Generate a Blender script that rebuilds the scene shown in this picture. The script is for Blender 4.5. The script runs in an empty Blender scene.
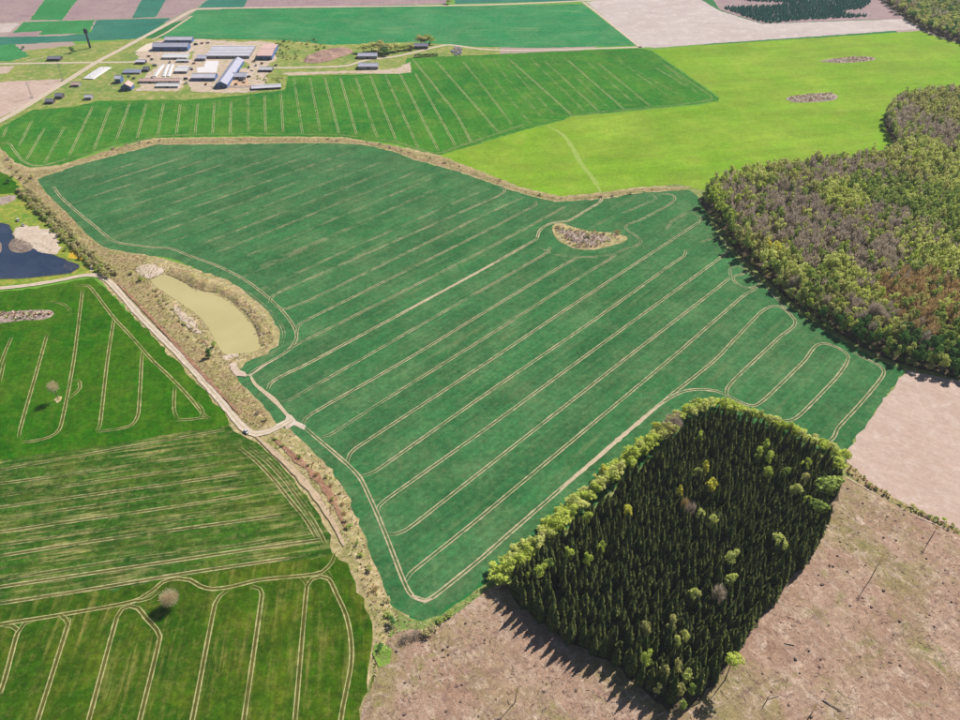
import bpy, math, random
import numpy as np
from mathutils import Vector, Matrix, noise as mnoise
from mathutils.geometry import delaunay_2d_cdt

rng = np.random.default_rng(7)
random.seed(7)
R = math.radians
scene = bpy.context.scene
col = scene.collection

# ------------------------------------------------------------------ camera (drone at 345 m)
FPX, PITCH, ROLL, CAMH = 750.0, R(38.0), R(1.0), 345.0
cr_, sr_ = math.cos(ROLL), math.sin(ROLL)
cp_, sp_ = math.cos(PITCH), math.sin(PITCH)
Rv, Fv, Uv = Vector((1, 0, 0)), Vector((0, cp_, -sp_)), Vector((0, sp_, cp_))
rx, ux = Rv * cr_ + Uv * sr_, Uv * cr_ - Rv * sr_
cam = bpy.data.cameras.new('camera')
cam.sensor_width = 36.0
cam.lens = 36.0 * FPX / 960.0
cam.clip_start, cam.clip_end = 1.0, 60000.0
cam_o = bpy.data.objects.new('camera', cam)
mw = Matrix.Identity(4)
for i in range(3):
    mw[i][0], mw[i][1], mw[i][2] = rx[i], ux[i], -Fv[i]
mw[2][3] = CAMH
cam_o.matrix_world = mw
col.objects.link(cam_o)
scene.camera = cam_o

# ------------------------------------------------------------------ light
SUN_AZ, SUN_EL = R(42.5), R(44.0)          # azimuth clockwise from +Y
world = bpy.data.worlds.new('World')
scene.world = world
world.use_nodes = True
wn = world.node_tree
sky = wn.nodes.new('ShaderNodeTexSky')
sky.sky_type = 'NISHITA'
sky.sun_disc = False
sky.sun_elevation, sky.sun_rotation = SUN_EL, SUN_AZ
sky.altitude = 200
wn.links.new(sky.outputs[0], wn.nodes['Background'].inputs[0])
wn.nodes['Background'].inputs[1].default_value = 0.052
sd = Vector((math.sin(SUN_AZ) * math.cos(SUN_EL), math.cos(SUN_AZ) * math.cos(SUN_EL), math.sin(SUN_EL)))
sun = bpy.data.lights.new('sun', 'SUN')
sun.energy, sun.angle, sun.color = 5.0, R(0.53), (1.0, 0.955, 0.89)
sun_o = bpy.data.objects.new('sun', sun)
sun_o.rotation_euler = sd.to_track_quat('Z', 'Y').to_euler()
sun_o.location = sd * 3000
col.objects.link(sun_o)
vs = scene.view_settings
vs.view_transform, vs.look, vs.gamma, vs.use_curve_mapping = 'Standard', 'None', 1.0, False
vs.exposure = 0.44
KEXP = 1.62                                  # lit grey card value at this exposure

# ------------------------------------------------------------------ survey helpers
def G(px, py, h=0.0):
    """point of the plain (height h) that the survey photograph shows at px,py"""
    x, y = px - 480.0, py - 360.0
    x, y = cr_ * x + sr_ * y, -sr_ * x + cr_ * y
    up = -y * cp_ - FPX * sp_
    k = (CAMH - h) / -up
    return np.array([x * k, (FPX * cp_ - y * sp_) * k])
def GP(pts): return np.array([G(*p) for p in pts])
def azim(p, q):
    d = G(*q) - G(*p)
    return math.atan2(d[0], d[1])
def C(r, g, b):
    """albedo from an 8-bit display colour"""
    f = lambda c: (c / 255.0) / 12.92 if c <= 10 else ((c / 255.0 + 0.055) / 1.055) ** 2.4
    return (min(f(r) / KEXP, .8), min(f(g) / KEXP, .8), min(f(b) / KEXP, .8), 1.0)
def inside(P, poly):
    x, y = P[:, 0], P[:, 1]
    r = np.zeros(len(P), bool)
    j = len(poly) - 1
    for i in range(len(poly)):
        xi, yi, xj, yj = poly[i][0], poly[i][1], poly[j][0], poly[j][1]
        if yi != yj:
            r ^= ((yi > y) != (yj > y)) & (x < (xj - xi) * (y - yi) / (yj - yi) + xi)
        j = i
    return r
def resample(P, step, closed=False):
    P = np.asarray(P, float)
    if closed: P = np.vstack([P, P[:1]])
    out = []
    for a, b in zip(P[:-1], P[1:]):
        n = max(1, int(np.hypot(*(b - a)) / step))
        for k in range(n): out.append(a + (b - a) * k / n)
    if not closed: out.append(P[-1])
    return np.array(out)
def smooth(P, step, closed=False):
    P = np.asarray(P, float)
    n = len(P)
    if n < 3: return resample(P, step)
    get = (lambda i: P[i % n]) if closed else (lambda i: P[min(max(i, 0), n - 1)])
    out = []
    for i in range(n if closed else n - 1):
        p0, p1, p2, p3 = get(i - 1), get(i), get(i + 1), get(i + 2)
        m = max(1, int(np.hypot(*(p2 - p1)) / step))
        for k in range(m):
            t = k / m
            m1, m2 = (p2 - p0) * .5, (p3 - p1) * .5
            l = np.hypot(*(p2 - p1))
            for mm in (m1, m2):
                q = np.hypot(*mm)
                if q > l: mm *= l / q
            out.append((2*t**3 - 3*t*t + 1)*p1 + (t**3 - 2*t*t + t)*m1 + (-2*t**3 + 3*t*t)*p2 + (t**3 - t*t)*m2)
    if not closed: out.append(P[-1])
    return np.array(out)
def dist_poly(P, poly):
    d = np.full(len(P), 1e9)
    for a, b in zip(poly, np.roll(poly, -1, axis=0)):
        ab = b - a
        t = np.clip(((P - a) @ ab) / max(ab @ ab, 1e-9), 0, 1)
        d = np.minimum(d, np.hypot(*(P - (a + t[:, None] * ab)).T))
    return d

# ------------------------------------------------------------------ object helpers
def link(name, data, parent=None, **props):
    o = bpy.data.objects.new(name, data)
    col.objects.link(o)
    if parent: o.parent = parent
    for k, v in props.items():
        if v is not None: o[k] = v
    return o
def mesh_from(name, V, F, mats, mi=None, smooth_=False, uv=None):
    """V (n,3); F array of tris or quads or list of ngons"""
    me = bpy.data.meshes.new(name)
    V = np.asarray(V, np.float32)
    if isinstance(F, np.ndarray):
        k = F.shape[1]
        me.vertices.add(len(V)); me.vertices.foreach_set('co', V.ravel())
        me.loops.add(F.size); me.loops.foreach_set('vertex_index', F.astype(np.int32).ravel())
        me.polygons.add(len(F))
        me.polygons.foreach_set('loop_start', np.arange(0, F.size, k, dtype=np.int32))
        me.polygons.foreach_set('loop_total', np.full(len(F), k, dtype=np.int32))
    else:
        me.from_pydata([tuple(map(float, v)) for v in V], [], [tuple(f) for f in F])
    for m in (mats if isinstance(mats, (list, tuple)) else [mats]): me.materials.append(m)
    if mi is not None: me.polygons.foreach_set('material_index', np.asarray(mi, np.int32))
    if uv is not None:
        l = me.uv_layers.new(name='UVMap')
        idx = np.zeros(len(me.loops), np.int32); me.loops.foreach_get('vertex_index', idx)
        l.data.foreach_set('uv', np.asarray(uv, np.float32)[idx].ravel())
    me.update(calc_edges=True)
    if smooth_: me.polygons.foreach_set('use_smooth', np.ones(len(me.polygons), bool))
    return me
class Geo:
    """collects boxes, prisms and tubes into one mesh"""
    def __init__(s): s.v, s.f, s.m = [], [], []
    def add(s, V, F, m=0):
        b = len(s.v); s.v += [tuple(map(float, v)) for v in V]
        s.f += [tuple(b + i for i in f) for f in F]; s.m += [m] * len(F)
        return s
    def box(s, x0, x1, y0, y1, z0, z1, m=0):
        return s.add([(x0,y0,z0),(x1,y0,z0),(x1,y1,z0),(x0,y1,z0),(x0,y0,z1),(x1,y0,z1),(x1,y1,z1),(x0,y1,z1)],
                     [(3,2,1,0),(4,5,6,7),(0,1,5,4),(1,2,6,5),(2,3,7,6),(3,0,4,7)], m)
    def tube(s, a, b, r0, r1, n=6, m=0):
        a, b = Vector(a), Vector(b)
        q = (b - a).to_track_quat('Z', 'Y')
        V = []
        for p, r in ((a, r0), (b, r1)):
            for k in range(n):
                V.append(p + q @ Vector((r * math.cos(2*math.pi*k/n), r * math.sin(2*math.pi*k/n), 0)))
        F = [(k, (k+1) % n, n + (k+1) % n, n + k) for k in range(n)] + [tuple(range(n))[::-1], tuple(range(n, 2*n))]
        return s.add(V, F, m)
    def mesh(s, name, mats): return mesh_from(name, s.v, s.f, mats, s.m)
def empty(name, xy, z=0.0, rz=0.0, sc=(1, 1, 1), label=None, category=None, group=None):
    o = link(name, None, label=label, category=category, group=group)
    o.empty_display_size = 1.0
    o.location = (xy[0], xy[1], z); o.rotation_euler = (0, 0, rz); o.scale = sc
    return o

# ------------------------------------------------------------------ material helpers
class NT:
    def __init__(s, name):
        s.m = bpy.data.materials.new(name); s.m.use_nodes = True
        s.nt = s.m.node_tree; s.nt.nodes.clear(); s._pos = None
    def n(s, t, **p):
        q = s.nt.nodes.new(t)
        for k, v in p.items(): setattr(q, k, v)
        return q
    def l(s, a, b):
        if hasattr(a, 'node'): s.nt.links.new(a, b)
        else: b.default_value = a
    def pos(s):
        if s._pos is None: s._pos = s.n('ShaderNodeNewGeometry').outputs['Position']
        return s._pos
    def noise(s, scale, detail=3, rough=.55, vec=None, dist=0.0):
        q = s.n('ShaderNodeTexNoise'); s.l(vec or s.pos(), q.inputs['Vector'])
        q.inputs['Scale'].default_value = scale; q.inputs['Detail'].default_value = detail
        q.inputs['Roughness'].default_value = rough; q.inputs['Distortion'].default_value = dist
        return q.outputs[0]
    def rng(s, f, a, b, c=0.0, d=1.0):
        q = s.n('ShaderNodeMapRange'); q.clamp = True
        s.l(f, q.inputs[0])
        for i, v in enumerate((a, b, c, d)): q.inputs[i + 1].default_value = v
        return q.outputs[0]
    def mix(s, f, a, b, blend='MIX'):
        q = s.n('ShaderNodeMix', data_type='RGBA', blend_type=blend)
        s.l(f, q.inputs[0]); s.l(a, q.inputs[6]); s.l(b, q.inputs[7])
        return q.outputs[2]
    def math(s, op, a, b=0.0):
        q = s.n('ShaderNodeMath', operation=op); s.l(a, q.inputs[0]); s.l(b, q.inputs[1])
        return q.outputs[0]
    def val(s, colr, f):                       # brightness variation of the material itself
        q = s.n('ShaderNodeHueSaturation'); s.l(f, q.inputs['Value']); s.l(colr, q.inputs['Color'])
        return q.outputs[0]
    def rows(s, ang, across, along):
        a = s.n('ShaderNodeMapping'); s.l(s.pos(), a.inputs[0]); a.inputs['Rotation'].default_value = (0, 0, ang)
        b = s.n('ShaderNodeMapping'); s.l(a.outputs[0], b.inputs[0]); b.inputs['Scale'].default_value = (across, along, .05)
        return b.outputs[0]
    def out(s, colr, rough=.9, bump=None, bs=.5, bd=.3, spec=.15, trans=0.0):
        o = s.n('ShaderNodeOutputMaterial')
        if trans:
            d = s.n('ShaderNodeBsdfDiffuse'); t = s.n('ShaderNodeBsdfTranslucent'); mx = s.n('ShaderNodeMixShader')
            s.l(colr, d.inputs[0]); s.l(colr, t.inputs[0]); mx.inputs[0].default_value = trans
            s.nt.links.new(d.outputs[0], mx.inputs[1]); s.nt.links.new(t.outputs[0], mx.inputs[2])
            s.nt.links.new(mx.outputs[0], o.inputs[0]); return s.m
        p = s.n('ShaderNodeBsdfPrincipled')
        s.l(colr, p.inputs['Base Color']); s.l(rough, p.inputs['Roughness'])
        p.inputs['Specular IOR Level'].default_value = spec
        if bump is not None:
            b = s.n('ShaderNodeBump'); b.inputs['Strength'].default_value = bs; b.inputs['Distance'].default_value = bd
            s.l(bump, b.inputs['Height']); s.nt.links.new(b.outputs[0], p.inputs['Normal'])
        s.nt.links.new(p.outputs[0], o.inputs[0])
        return s.m

def crop(N, a, b, dry, ang, patch=.008, dry_lo=.56, dry_hi=.75, dry_amt=.5, streak=.25, grain=.22, broad=.0, warm=None, dash=(.16, .010)):
    """growing crop: patchy vigour, drill streaks along the working direction, fine leaf grain"""
    c = N.mix(N.rng(N.noise(patch, 5, .62), .36, .64), a, b)
    if warm: c = N.mix(N.math('MULTIPLY', N.rng(N.noise(patch * 4.1, 5, .65, dist=.5), .46, .66), .75), c, warm)
    c = N.val(c, N.rng(N.noise(.09, 4, .7), .40, .60, 1 - grain * .5, 1 + grain * .5))
    c = N.val(c, N.rng(N.noise(patch * 2.6, 3, .6), .38, .62, .93, 1.07))
    st = N.noise(1.0, 3, .6, N.rows(ang, .42, .018))
    st2 = N.noise(1.0, 4, .65, N.rows(ang, *dash))
    c = N.val(c, N.rng(st, .32, .68, 1 - streak, 1 + streak))
    d = N.math('MULTIPLY', N.rng(st2, dry_lo, dry_hi), N.rng(N.noise(patch * 2.3, 4, .6), .38, .62))
    c = N.mix(N.math('MULTIPLY', d, dry_amt), c, dry)
    if broad:
        c = N.val(c, N.rng(N.noise(1.0, 2, .5, N.rows(ang, .045, .006)), .34, .66, 1 - broad, 1 + broad))
    c = N.val(c, N.rng(N.noise(.30, 4, .8), .40, .60, 1 - grain, 1 + grain))
    c = N.mix(N.math('MULTIPLY', N.rng(N.noise(.19, 4, .8), .52, .64), .30), c, dry)
    return c
SOIL = C(220, 204, 166)
CROPS = {}
def crop_mats(key, soil=SOIL, **kw):
    N = NT(key + '_crop'); c = crop(N, **kw)
    CROPS[key] = [N.out(c, .95, N.noise(.5, 4, .8), .6, .5, .02)]
    for lo, hi, amt in ((.26, .42, 1.0), (.32, .52, .92), (.40, .60, .80)):       # trodden, half grown over, faint
        for tone in (soil, C(120, 100, 58)):                                      # wheel marks; bare strip between them
            T = NT(key + '_wheel_track'); c2 = crop(T, **kw)
            f = T.math('MULTIPLY', T.rng(T.noise(.045, 4, .7), lo, hi), amt if tone is soil else amt * (.35 if key in ('main', 'far') else .6))
            f = T.math('MULTIPLY', f, T.rng(T.noise(.30, 4, .75), .34, .54, .45, 1.0))
            s2 = T.val(tone, T.rng(T.noise(.35, 4, .7), .34, .66, .8, 1.12))
            CROPS[key].append(T.out(T.mix(f, c2, s2), .95, spec=.02))
def soilmat(name, a, b, c, ang=None, s=.02, grain=.12, bd=.4):
    N = NT(name)
    k = N.mix(N.rng(N.noise(s, 6, .65), .34, .66), a, b)
    k = N.mix(N.rng(N.noise(s * 5.3, 6, .72, dist=.6), .48, .66), k, c)
    k = N.val(k, N.rng(N.noise(.14, 4, .7), .34, .66, 1 - grain * .7, 1 + grain * .7))
    if ang is not None:
        k = N.val(k, N.rng(N.noise(1.0, 3, .6, N.rows(ang, .30, .012)), .3, .7, .93, 1.07))
    k = N.val(k, N.rng(N.noise(.34, 5, .8), .38, .62, 1 - grain, 1 + grain))
    return N.out(k, .95, N.noise(.5, 5, .75), .6, bd)
def plain(name, c, rough=.7, var=.1, sc=.4, spec=.3):
    N = NT(name)
    return N.out(N.val(c, N.rng(N.noise(sc, 4, .65), .3, .7, 1 - var, 1 + var)), rough, None, spec=spec)

# working directions of the fields
A_MAIN = R(42.46)
A_FAR = R(-14.5)
A_LOW = azim((243.75, 719.5), (262.5, 593.75))
A_MID = azim((100, 426), (113.75, 320))
A_STR = azim((0, 507.5), (240, 474))
A_YEL = azim((560, 118), (700, 104))
crop_mats('main', a=C(58, 121, 68), b=C(77, 132, 81), warm=C(98, 138, 88), dry=C(140, 154, 104), ang=A_MAIN, dry_amt=.55, streak=.15, grain=.18, dry_lo=.52, dry_hi=.70, broad=.10, patch=.007)
crop_mats('far', soil=C(180, 190, 132), a=C(44, 128, 42), b=C(74, 146, 44), warm=C(104, 152, 54), dry=C(160, 176, 104), ang=A_FAR, dry_amt=.45, streak=.10, grain=.16)
crop_mats('low', soil=C(206, 200, 140), a=C(44, 92, 6), b=C(74, 108, 14), warm=C(102, 116, 28), dry=C(154, 150, 76), ang=A_LOW, dry_amt=.75, streak=.16, grain=.24, patch=.014, dry_lo=.50, dry_hi=.68, dash=(.30, .022))
crop_mats('mid', soil=C(206, 200, 140), a=C(44, 112, 8), b=C(70, 122, 14), warm=C(92, 128, 28), dry=C(122, 140, 52), ang=A_MID, dry_amt=.4, streak=.10, grain=.20, patch=.012)
crop_mats('streaky', soil=C(206, 198, 146), a=C(44, 94, 22), b=C(72, 112, 30), warm=C(100, 118, 42), dry=C(180, 172, 110), ang=A_STR, dry_amt=.78, streak=.26, grain=.26, patch=.012, dry_lo=.50, dry_hi=.62, dash=(.42, .028))
crop_mats('yellow', a=C(132, 182, 40), b=C(152, 184, 60), warm=C(160, 184, 64), dry=C(168, 190, 100), ang=A_YEL, dry_amt=.4, streak=.07, grain=.13, broad=.09, patch=.006)
crop_mats('behind_farm', a=C(30, 146, 82), b=C(64, 152, 94), warm=C(94, 162, 104), dry=C(172, 190, 130), ang=azim((240, 25), (560, 25)), dry_amt=.75, streak=.08, grain=.10, patch=.005, dry_lo=.54)
crop_mats('teal', a=C(52, 130, 110), b=C(70, 140, 118), dry=C(120, 156, 120), ang=azim((100, 30), (160, 30)), dry_amt=.4, streak=.08, grain=.12)
crop_mats('leaf_green', a=C(50, 146, 80), b=C(74, 156, 92), dry=C(130, 168, 106), ang=azim((45, 18), (60, 2)), dry_amt=.4, streak=.10, grain=.12)
M_SOIL_PALE = soilmat('pale_tilled_soil', C(222, 194, 178), C(212, 182, 164), C(228, 204, 190), azim((860, 430), (950, 470)), grain=.07)
M_SOIL_FARPALE = soilmat('far_pale_tilled_soil', C(222, 206, 200), C(208, 188, 182), C(232, 216, 210), azim((600, 20), (850, 25)), .008, .08)
M_SOIL_PURPLE = soilmat('purple_brown_tilled_soil', C(176, 146, 150), C(190, 164, 160), C(168, 138, 144), azim((90, 18), (110, 2)), .008, .08)
M_MEADOW = soilmat('rough_meadow', C(118, 154, 66), C(162, 172, 80), C(198, 184, 122), None, .018, .2)
M_MEADOW_Y = soilmat('yellow_flowering_meadow', C(160, 172, 58), C(112, 158, 52), C(206, 186, 90), None, .03, .2)
M_VERGE = soilmat('dry_grass_verge', C(206, 182, 136), C(168, 164, 98), C(226, 204, 164), None, .05, .30, .8)
M_VERGE_G = soilmat('green_grass_edge', C(112, 148, 70), C(152, 162, 92), C(182, 172, 118), None, .05, .25, .6)
M_VERGE_BROWN = soilmat('brown_dead_grass', C(188, 158, 118), C(152, 150, 86), C(216, 192, 152), None, .07, .30, .9)
M_REDSOIL = soilmat('reddish_ditch_soil', C(182, 134, 104), C(164, 124, 98), C(206, 172, 138), None, .07, .22)
M_SAND = soilmat('pale_sand', C(232, 212, 190), C(216, 190, 166), C(240, 226, 210), None, .06, .12)
M_YARD = soilmat('farm_yard_earth', C(232, 206, 190), C(218, 194, 172), C(188, 184, 128), None, .022, .16)
M_SCRUB = soilmat('grey_lilac_scrub', C(196, 174, 158), C(164, 144, 132), C(214, 196, 180), None, .08, .3, .8)
M_FLOOR = soilmat('forest_floor_litter', C(104, 90, 70), C(84, 78, 56), C(120, 104, 80), None, .08, .25)
M_ROAD = None
def roadmat(name, edge, rut, mid, w_in=.14, w_out=.36):
    N = NT(name)
    uv = N.n('ShaderNodeUVMap').outputs[0]
    sep = N.n('ShaderNodeSeparateXYZ'); N.l(uv, sep.inputs[0])
    wob = N.math('MULTIPLY', N.math('SUBTRACT', N.noise(.12, 4, .7), .5), .16)
    d = N.math('ABSOLUTE', N.math('SUBTRACT', N.math('ADD', sep.outputs[0], wob), .5))
    c = N.mix(N.rng(d, w_in * .6, w_in * 1.3), mid, rut)
    c = N.mix(N.rng(d, w_out, w_out + .1), c, edge)
    c = N.mix(N.math('MULTIPLY', N.rng(N.noise(.05, 4, .7), .5, .7), .35), c, rut)
    c = N.val(c, N.rng(N.noise(.3, 5, .8), .38, .62, .84, 1.12))
    return N.out(c, .95, N.noise(.8, 4, .7), .5, .2)
M_ROAD = roadmat('gravel_road', C(206, 186, 150), C(238, 220, 200), C(214, 194, 164))
M_TRACKROAD = roadmat('trodden_earth_track', C(160, 158, 112), C(228, 206, 178), C(214, 194, 160))
M_STRIPROAD = roadmat('pale_trodden_strip', C(190, 168, 126), C(226, 200, 170), C(214, 188, 154), .2, .30)
M_FAINTPATH = soilmat('faint_mown_path', C(170, 196, 90), C(160, 190, 76), C(182, 200, 104), None, .05, .1)
def water(name, c1, c2, rough):
    N = NT(name)
    c = N.mix(N.rng(N.noise(.03, 4, .6), .35, .65), c1, c2)
    return N.out(c, rough, N.noise(.35, 3, .6), .12, .15, .5)
M_POND = water('murky_khaki_water', C(220, 206, 146), C(212, 198, 138), .22)
M_LAKE = water('clear_blue_water', C(40, 58, 88), C(64, 78, 104), .10)
def clearmat():
    N = NT('clear_felled_ground')
    c = N.mix(N.rng(N.noise(.03, 6, .7), .38, .62), C(188, 151, 127), C(207, 173, 149))
    c = N.mix(N.math('MULTIPLY', N.rng(N.noise(.016, 5, .65, dist=.8), .47, .62), .8), c, C(168, 156, 100))
    c = N.mix(N.math('MULTIPLY', N.rng(N.noise(.05, 6, .75, dist=.8), .55, .68), .7), c, C(146, 152, 78))
    c = N.mix(N.math('MULTIPLY', N.rng(N.noise(.09, 6, .78, dist=1.2), .52, .64), .85), c, C(234, 208, 184))
    c = N.mix(N.math('MULTIPLY', N.rng(N.noise(1.0, 5, .7, N.rows(R(-35), .30, .05)), .54, .64), .6), c, C(230, 204, 182))
    c = N.mix(N.math('MULTIPLY', N.rng(N.noise(.16, 6, .78, dist=1.5), .54, .64), .65), c, C(150, 116, 108))
    c = N.mix(N.math('MULTIPLY', N.rng(N.noise(.10, 6, .75, N.rows(R(60), 1.8, .35)), .54, .68), .6), c, C(146, 114, 104))
    c = N.val(c, N.rng(N.noise(.35, 5, .8), .34, .66, .76, 1.22))
    c = N.val(c, N.rng(N.noise(1.2, 4, .8), .34, .66, .76, 1.22))
    return N.out(c, .95, N.noise(.7, 6, .8), .9, .7)
M_CLEAR = clearmat()
def groundmat():
    N = NT('surrounding_farmland')
    v = N.n('ShaderNodeTexVoronoi'); N.l(N.pos(), v.inputs['Vector']); v.inputs['Scale'].default_value = .0028
    s = N.n('ShaderNodeSeparateColor'); N.l(v.outputs['Color'], s.inputs[0])
    c = N.mix(N.rng(s.outputs[0], .3, .34), C(48, 128, 64), C(120, 172, 60))
    c = N.mix(N.rng(s.outputs[1], .66, .70), c, C(190, 168, 156))
    c = N.val(c, N.rng(N.noise(.5, 5, .7), .3, .7, .85, 1.15))
    return N.out(c, .95)
M_GROUND = groundmat()

# ------------------------------------------------------------------ terrain builders
zstep = [0.03]
def nextz(): zstep[0] += .002; return zstep[0]
def field(name, pts, mat, z=None, jit=.8, step=5.0, smoothed=False, ground=False, kind='structure', parent=None, label=None):
    P = np.asarray(pts, float) if ground else GP(pts)
    P = smooth(P, step, True) if smoothed else resample(P, step, True)
    P = P + rng.normal(0, jit, P.shape)
    z = nextz() if z is None else z
    o = link(name, mesh_from(name, np.c_[P, np.full(len(P), z)], [tuple(range(len(P)))], mat), parent, kind=kind if not parent else None, label=label)
    return o, P
def fbm(x, y, s, seed):
    return mnoise.fractal(Vector((x * s, y * s, seed)), .8, 2.1, 4)
def patch(name, pts, mat, step=3.0, amp=.5, base=.12, nscale=.08, smoothed=True, jit=.5, hole=None, crown=0.0, ramp=5.0, ground=False, mats=None, pick=None):
    """uneven piece of terrain: boundary at ground level, inside displaced"""
    B = np.asarray(pts, float) if ground else GP(pts)
    B = smooth(B, step * 1.6, True) if smoothed else resample(B, step * 1.6, True)
    B = B + rng.normal(0, jit * .5, B.shape)
    lo, hi = B.min(0), B.max(0)
    gx, gy = np.meshgrid(np.arange(lo[0], hi[0], step), np.arange(lo[1], hi[1], step))
    P = np.c_[gx.ravel(), gy.ravel()] + rng.uniform(-.35, .35, (gx.size, 2)) * step
    P = P[inside(P, B)]
    if len(P): P = P[dist_poly(P, B) > step * .5]
    nb = len(B)
    allp = [Vector(p) for p in B] + [Vector(p) for p in P]
    vo, _, fo, *_ = delaunay_2d_cdt(allp, [(i, (i + 1) % nb) for i in range(nb)], [], 1, 1e-4)
    V = np.array([tuple(v) for v in vo])
    d = dist_poly(V, B)
    seed = rng.uniform(0, 90)
    z = np.array([fbm(x, y, nscale, seed) for x, y in V])
    k = np.clip(d / ramp, 0, 1)
    zz = base + k * (amp * (z + .6).clip(-.3, 3)) + crown * np.sin(np.clip(d / (d.max() + 1e-6), 0, 1) * math.pi / 2)
    if hole is not None:
        H = smooth(GP(hole), 3.0, True); ih = inside(V, H)
        kk = np.clip(dist_poly(V, H) / 4.0, 0, 1); kk[ih] = 0
        zz = .06 + (zz - .06) * kk
    zz = np.maximum(zz, .05)
    F = np.array([f for f in fo if len(f) == 3])
    a = V[F[:, 1]] - V[F[:, 0]]; b = V[F[:, 2]] - V[F[:, 0]]
    fl = (a[:, 0] * b[:, 1] - a[:, 1] * b[:, 0]) < 0
    F[fl] = F[fl][:, ::-1]
    return link(name, mesh_from(name, np.c_[V, zz], F, mat, smooth_=False), None, kind='structure'), B
def ribbon(P, w, z, off=0.0, jit=0.0, taper=0):
    t = np.gradient(P, axis=0); t /= np.hypot(*t.T)[:, None] + 1e-9
    n = np.c_[t[:, 1], -t[:, 0]]
    hw = np.full(len(P), w / 2) * (1 + rng.normal(0, jit, len(P)))
    if taper: hw *= np.clip(np.minimum(np.arange(len(P)), np.arange(len(P))[::-1]) / taper, .08, 1) ** .5
    A, Bq = P + n * (off - hw)[:, None], P + n * (off + hw)[:, None]
    m = len(P)
    V = np.c_[np.vstack([A, Bq]), np.full(2 * m, z)]
    i = np.arange(m - 1)
    F = np.c_[i, i + m, i + m + 1, i + 1][:, ::-1]
    s = np.r_[0, np.cumsum(np.hypot(*np.diff(P, axis=0).T))]
    uv = np.vstack([np.c_[np.zeros(m), s], np.c_[np.ones(m), s]])
    return V, F, uv
def road(name, pts, w, mat, z=.16, jit=.06, ground=False, parent=None):
    P = smooth(np.asarray(pts, float) if ground else GP(pts), 4.0)
    V, F, uv = ribbon(P, w, z, 0, jit, 8 if name in ('verge', 'ditch', 'path', 'track', 'sand_strip') else 0)
    return link(name, mesh_from(name, V, F, mat, uv=uv), parent, kind=None if parent else 'structure')
trk = [0]
def tramline(fld, key, pts, level=1, gauge=1.95, w=.64, ground=False):
    """pair of wheel tracks pressed into the crop"""
    P = smooth(np.asarray(pts, float) if ground else GP(pts), 3.5)
    z = .120 + .0008 * (trk[0] % 30); trk[0] += 1
    V1, F1, _ = ribbon(P, w, z, -gauge / 2, .24, 3)
    V2, F2, _ = ribbon(P, w, z, gauge / 2, .24, 3)
    V3, F3, _ = ribbon(P, gauge - w, z - .0003, 0, 0, 3)
    n = len(V1)
    me = mesh_from('wheel_track', np.vstack([V1, V2, V3]), np.vstack([F1, F2 + n, F3 + 2 * n]), [CROPS[key][level * 2 - 1], CROPS[key][level * 2]], np.r_[np.zeros(2 * len(F1)), np.ones(len(F3))])
    link('wheel_track', me, fld)

# ================================================================== SETTING
link('ground', mesh_from('ground', [(-15000, -9000, 0), (15000, -9000, 0), (15000, 22000, 0), (-15000, 22000, 0)], [(0, 1, 2, 3)], M_GROUND), kind='structure')
# wide strips that everything else lies on
field('meadow', [(-60, 60), (140, 38), (420, 42), (500, 45), (500, 60), (410, 75), (290, 95), (0, 130), (-60, 150)], M_MEADOW)
field('verge', [(-30, 140), (10, 150), (60, 165), (150, 138), (340, 136), (440, 154), (520, 184), (600, 188), (705, 180), (712, 205), (560, 208), (420, 170), (340, 150), (160, 152), (60, 180), (130, 248), (300, 300), (310, 350), (300, 420), (340, 460), (380, 540), (420, 640), (370, 745), (330, 745), (350, 640), (300, 540), (170, 360), (90, 268), (0, 180), (-30, 165)], M_VERGE)
field('verge', [(640, 170), (1080, 90), (1080, 600), (960, 540), (840, 480), (480, 600), (560, 500), (690, 400), (690, 200)], M_VERGE_G)
# far strips, top left to top right
field('tilled_field', [(-60, 24), (-60, -12), (51, -10), (29, 20), (0, 23)], M_SOIL_PURPLE)
lf = [field('crop_field', [(53, -12), (86, -12), (62, 20), (30, 20)], CROPS['leaf_green'][0])]
field('tilled_field', [(86, -12), (148, -12), (131, 18), (63, 20)], M_SOIL_PURPLE)
field('crop_field', [(148, -12), (173, -12), (156, 17), (132, 18)], CROPS['teal'][0])
field('tilled_field', [(173, -12), (222, -12), (195, 7), (171, 17), (157, 17)], M_SOIL_PURPLE)
field('crop_field', [(222, -12), (255, -12), (243, 7), (198, 8)], CROPS['teal'][0])
field('tilled_field', [(256, -12), (450, -12), (446, 4), (243, 8)], M_SOIL_PURPLE)
field('crop_field', [(455, -12), (660, -12), (640, -1), (455, 4)], CROPS['teal'][0])
field('crop_field', [(24, 22), (95, 20), (89, 33), (38, 35), (42, 31), (12, 33)], CROPS['leaf_green'][0])
field('tilled_field', [(-60, 26), (20, 23), (10, 32), (-60, 36)], M_SOIL_FARPALE)
field('tilled_field', [(10, 33), (42, 31), (37, 36), (4, 38)], M_SOIL_PURPLE)
field('crop_field', [(97, 20), (171, 18), (150, 33), (136, 39), (60, 42), (-60, 49), (-60, 38), (60, 36), (90, 33)], CROPS['teal'][0])
field('crop_field', [(-60, 50), (13, 44), (22, 50), (30, 56), (10, 61), (-60, 63)], CROPS['leaf_green'][0])
field('tilled_field', [(-60, 69), (15, 66), (8, 73), (-60, 78)], M_SOIL_PALE)
field('tilled_field', [(-60, 87), (0, 82), (62, 79), (58, 88), (0, 118), (-60, 145)], M_SOIL_PALE)
bf, _ = field('crop_field', [(160, 37), (197, 10), (240, 9.5), (480, 6), (583, 4), (637, 45.5), (542, 48), (480, 47), (440, 44), (415, 42), (332, 45), (280, 40), (200, 38)], CROPS['behind_farm'][0])
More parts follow.
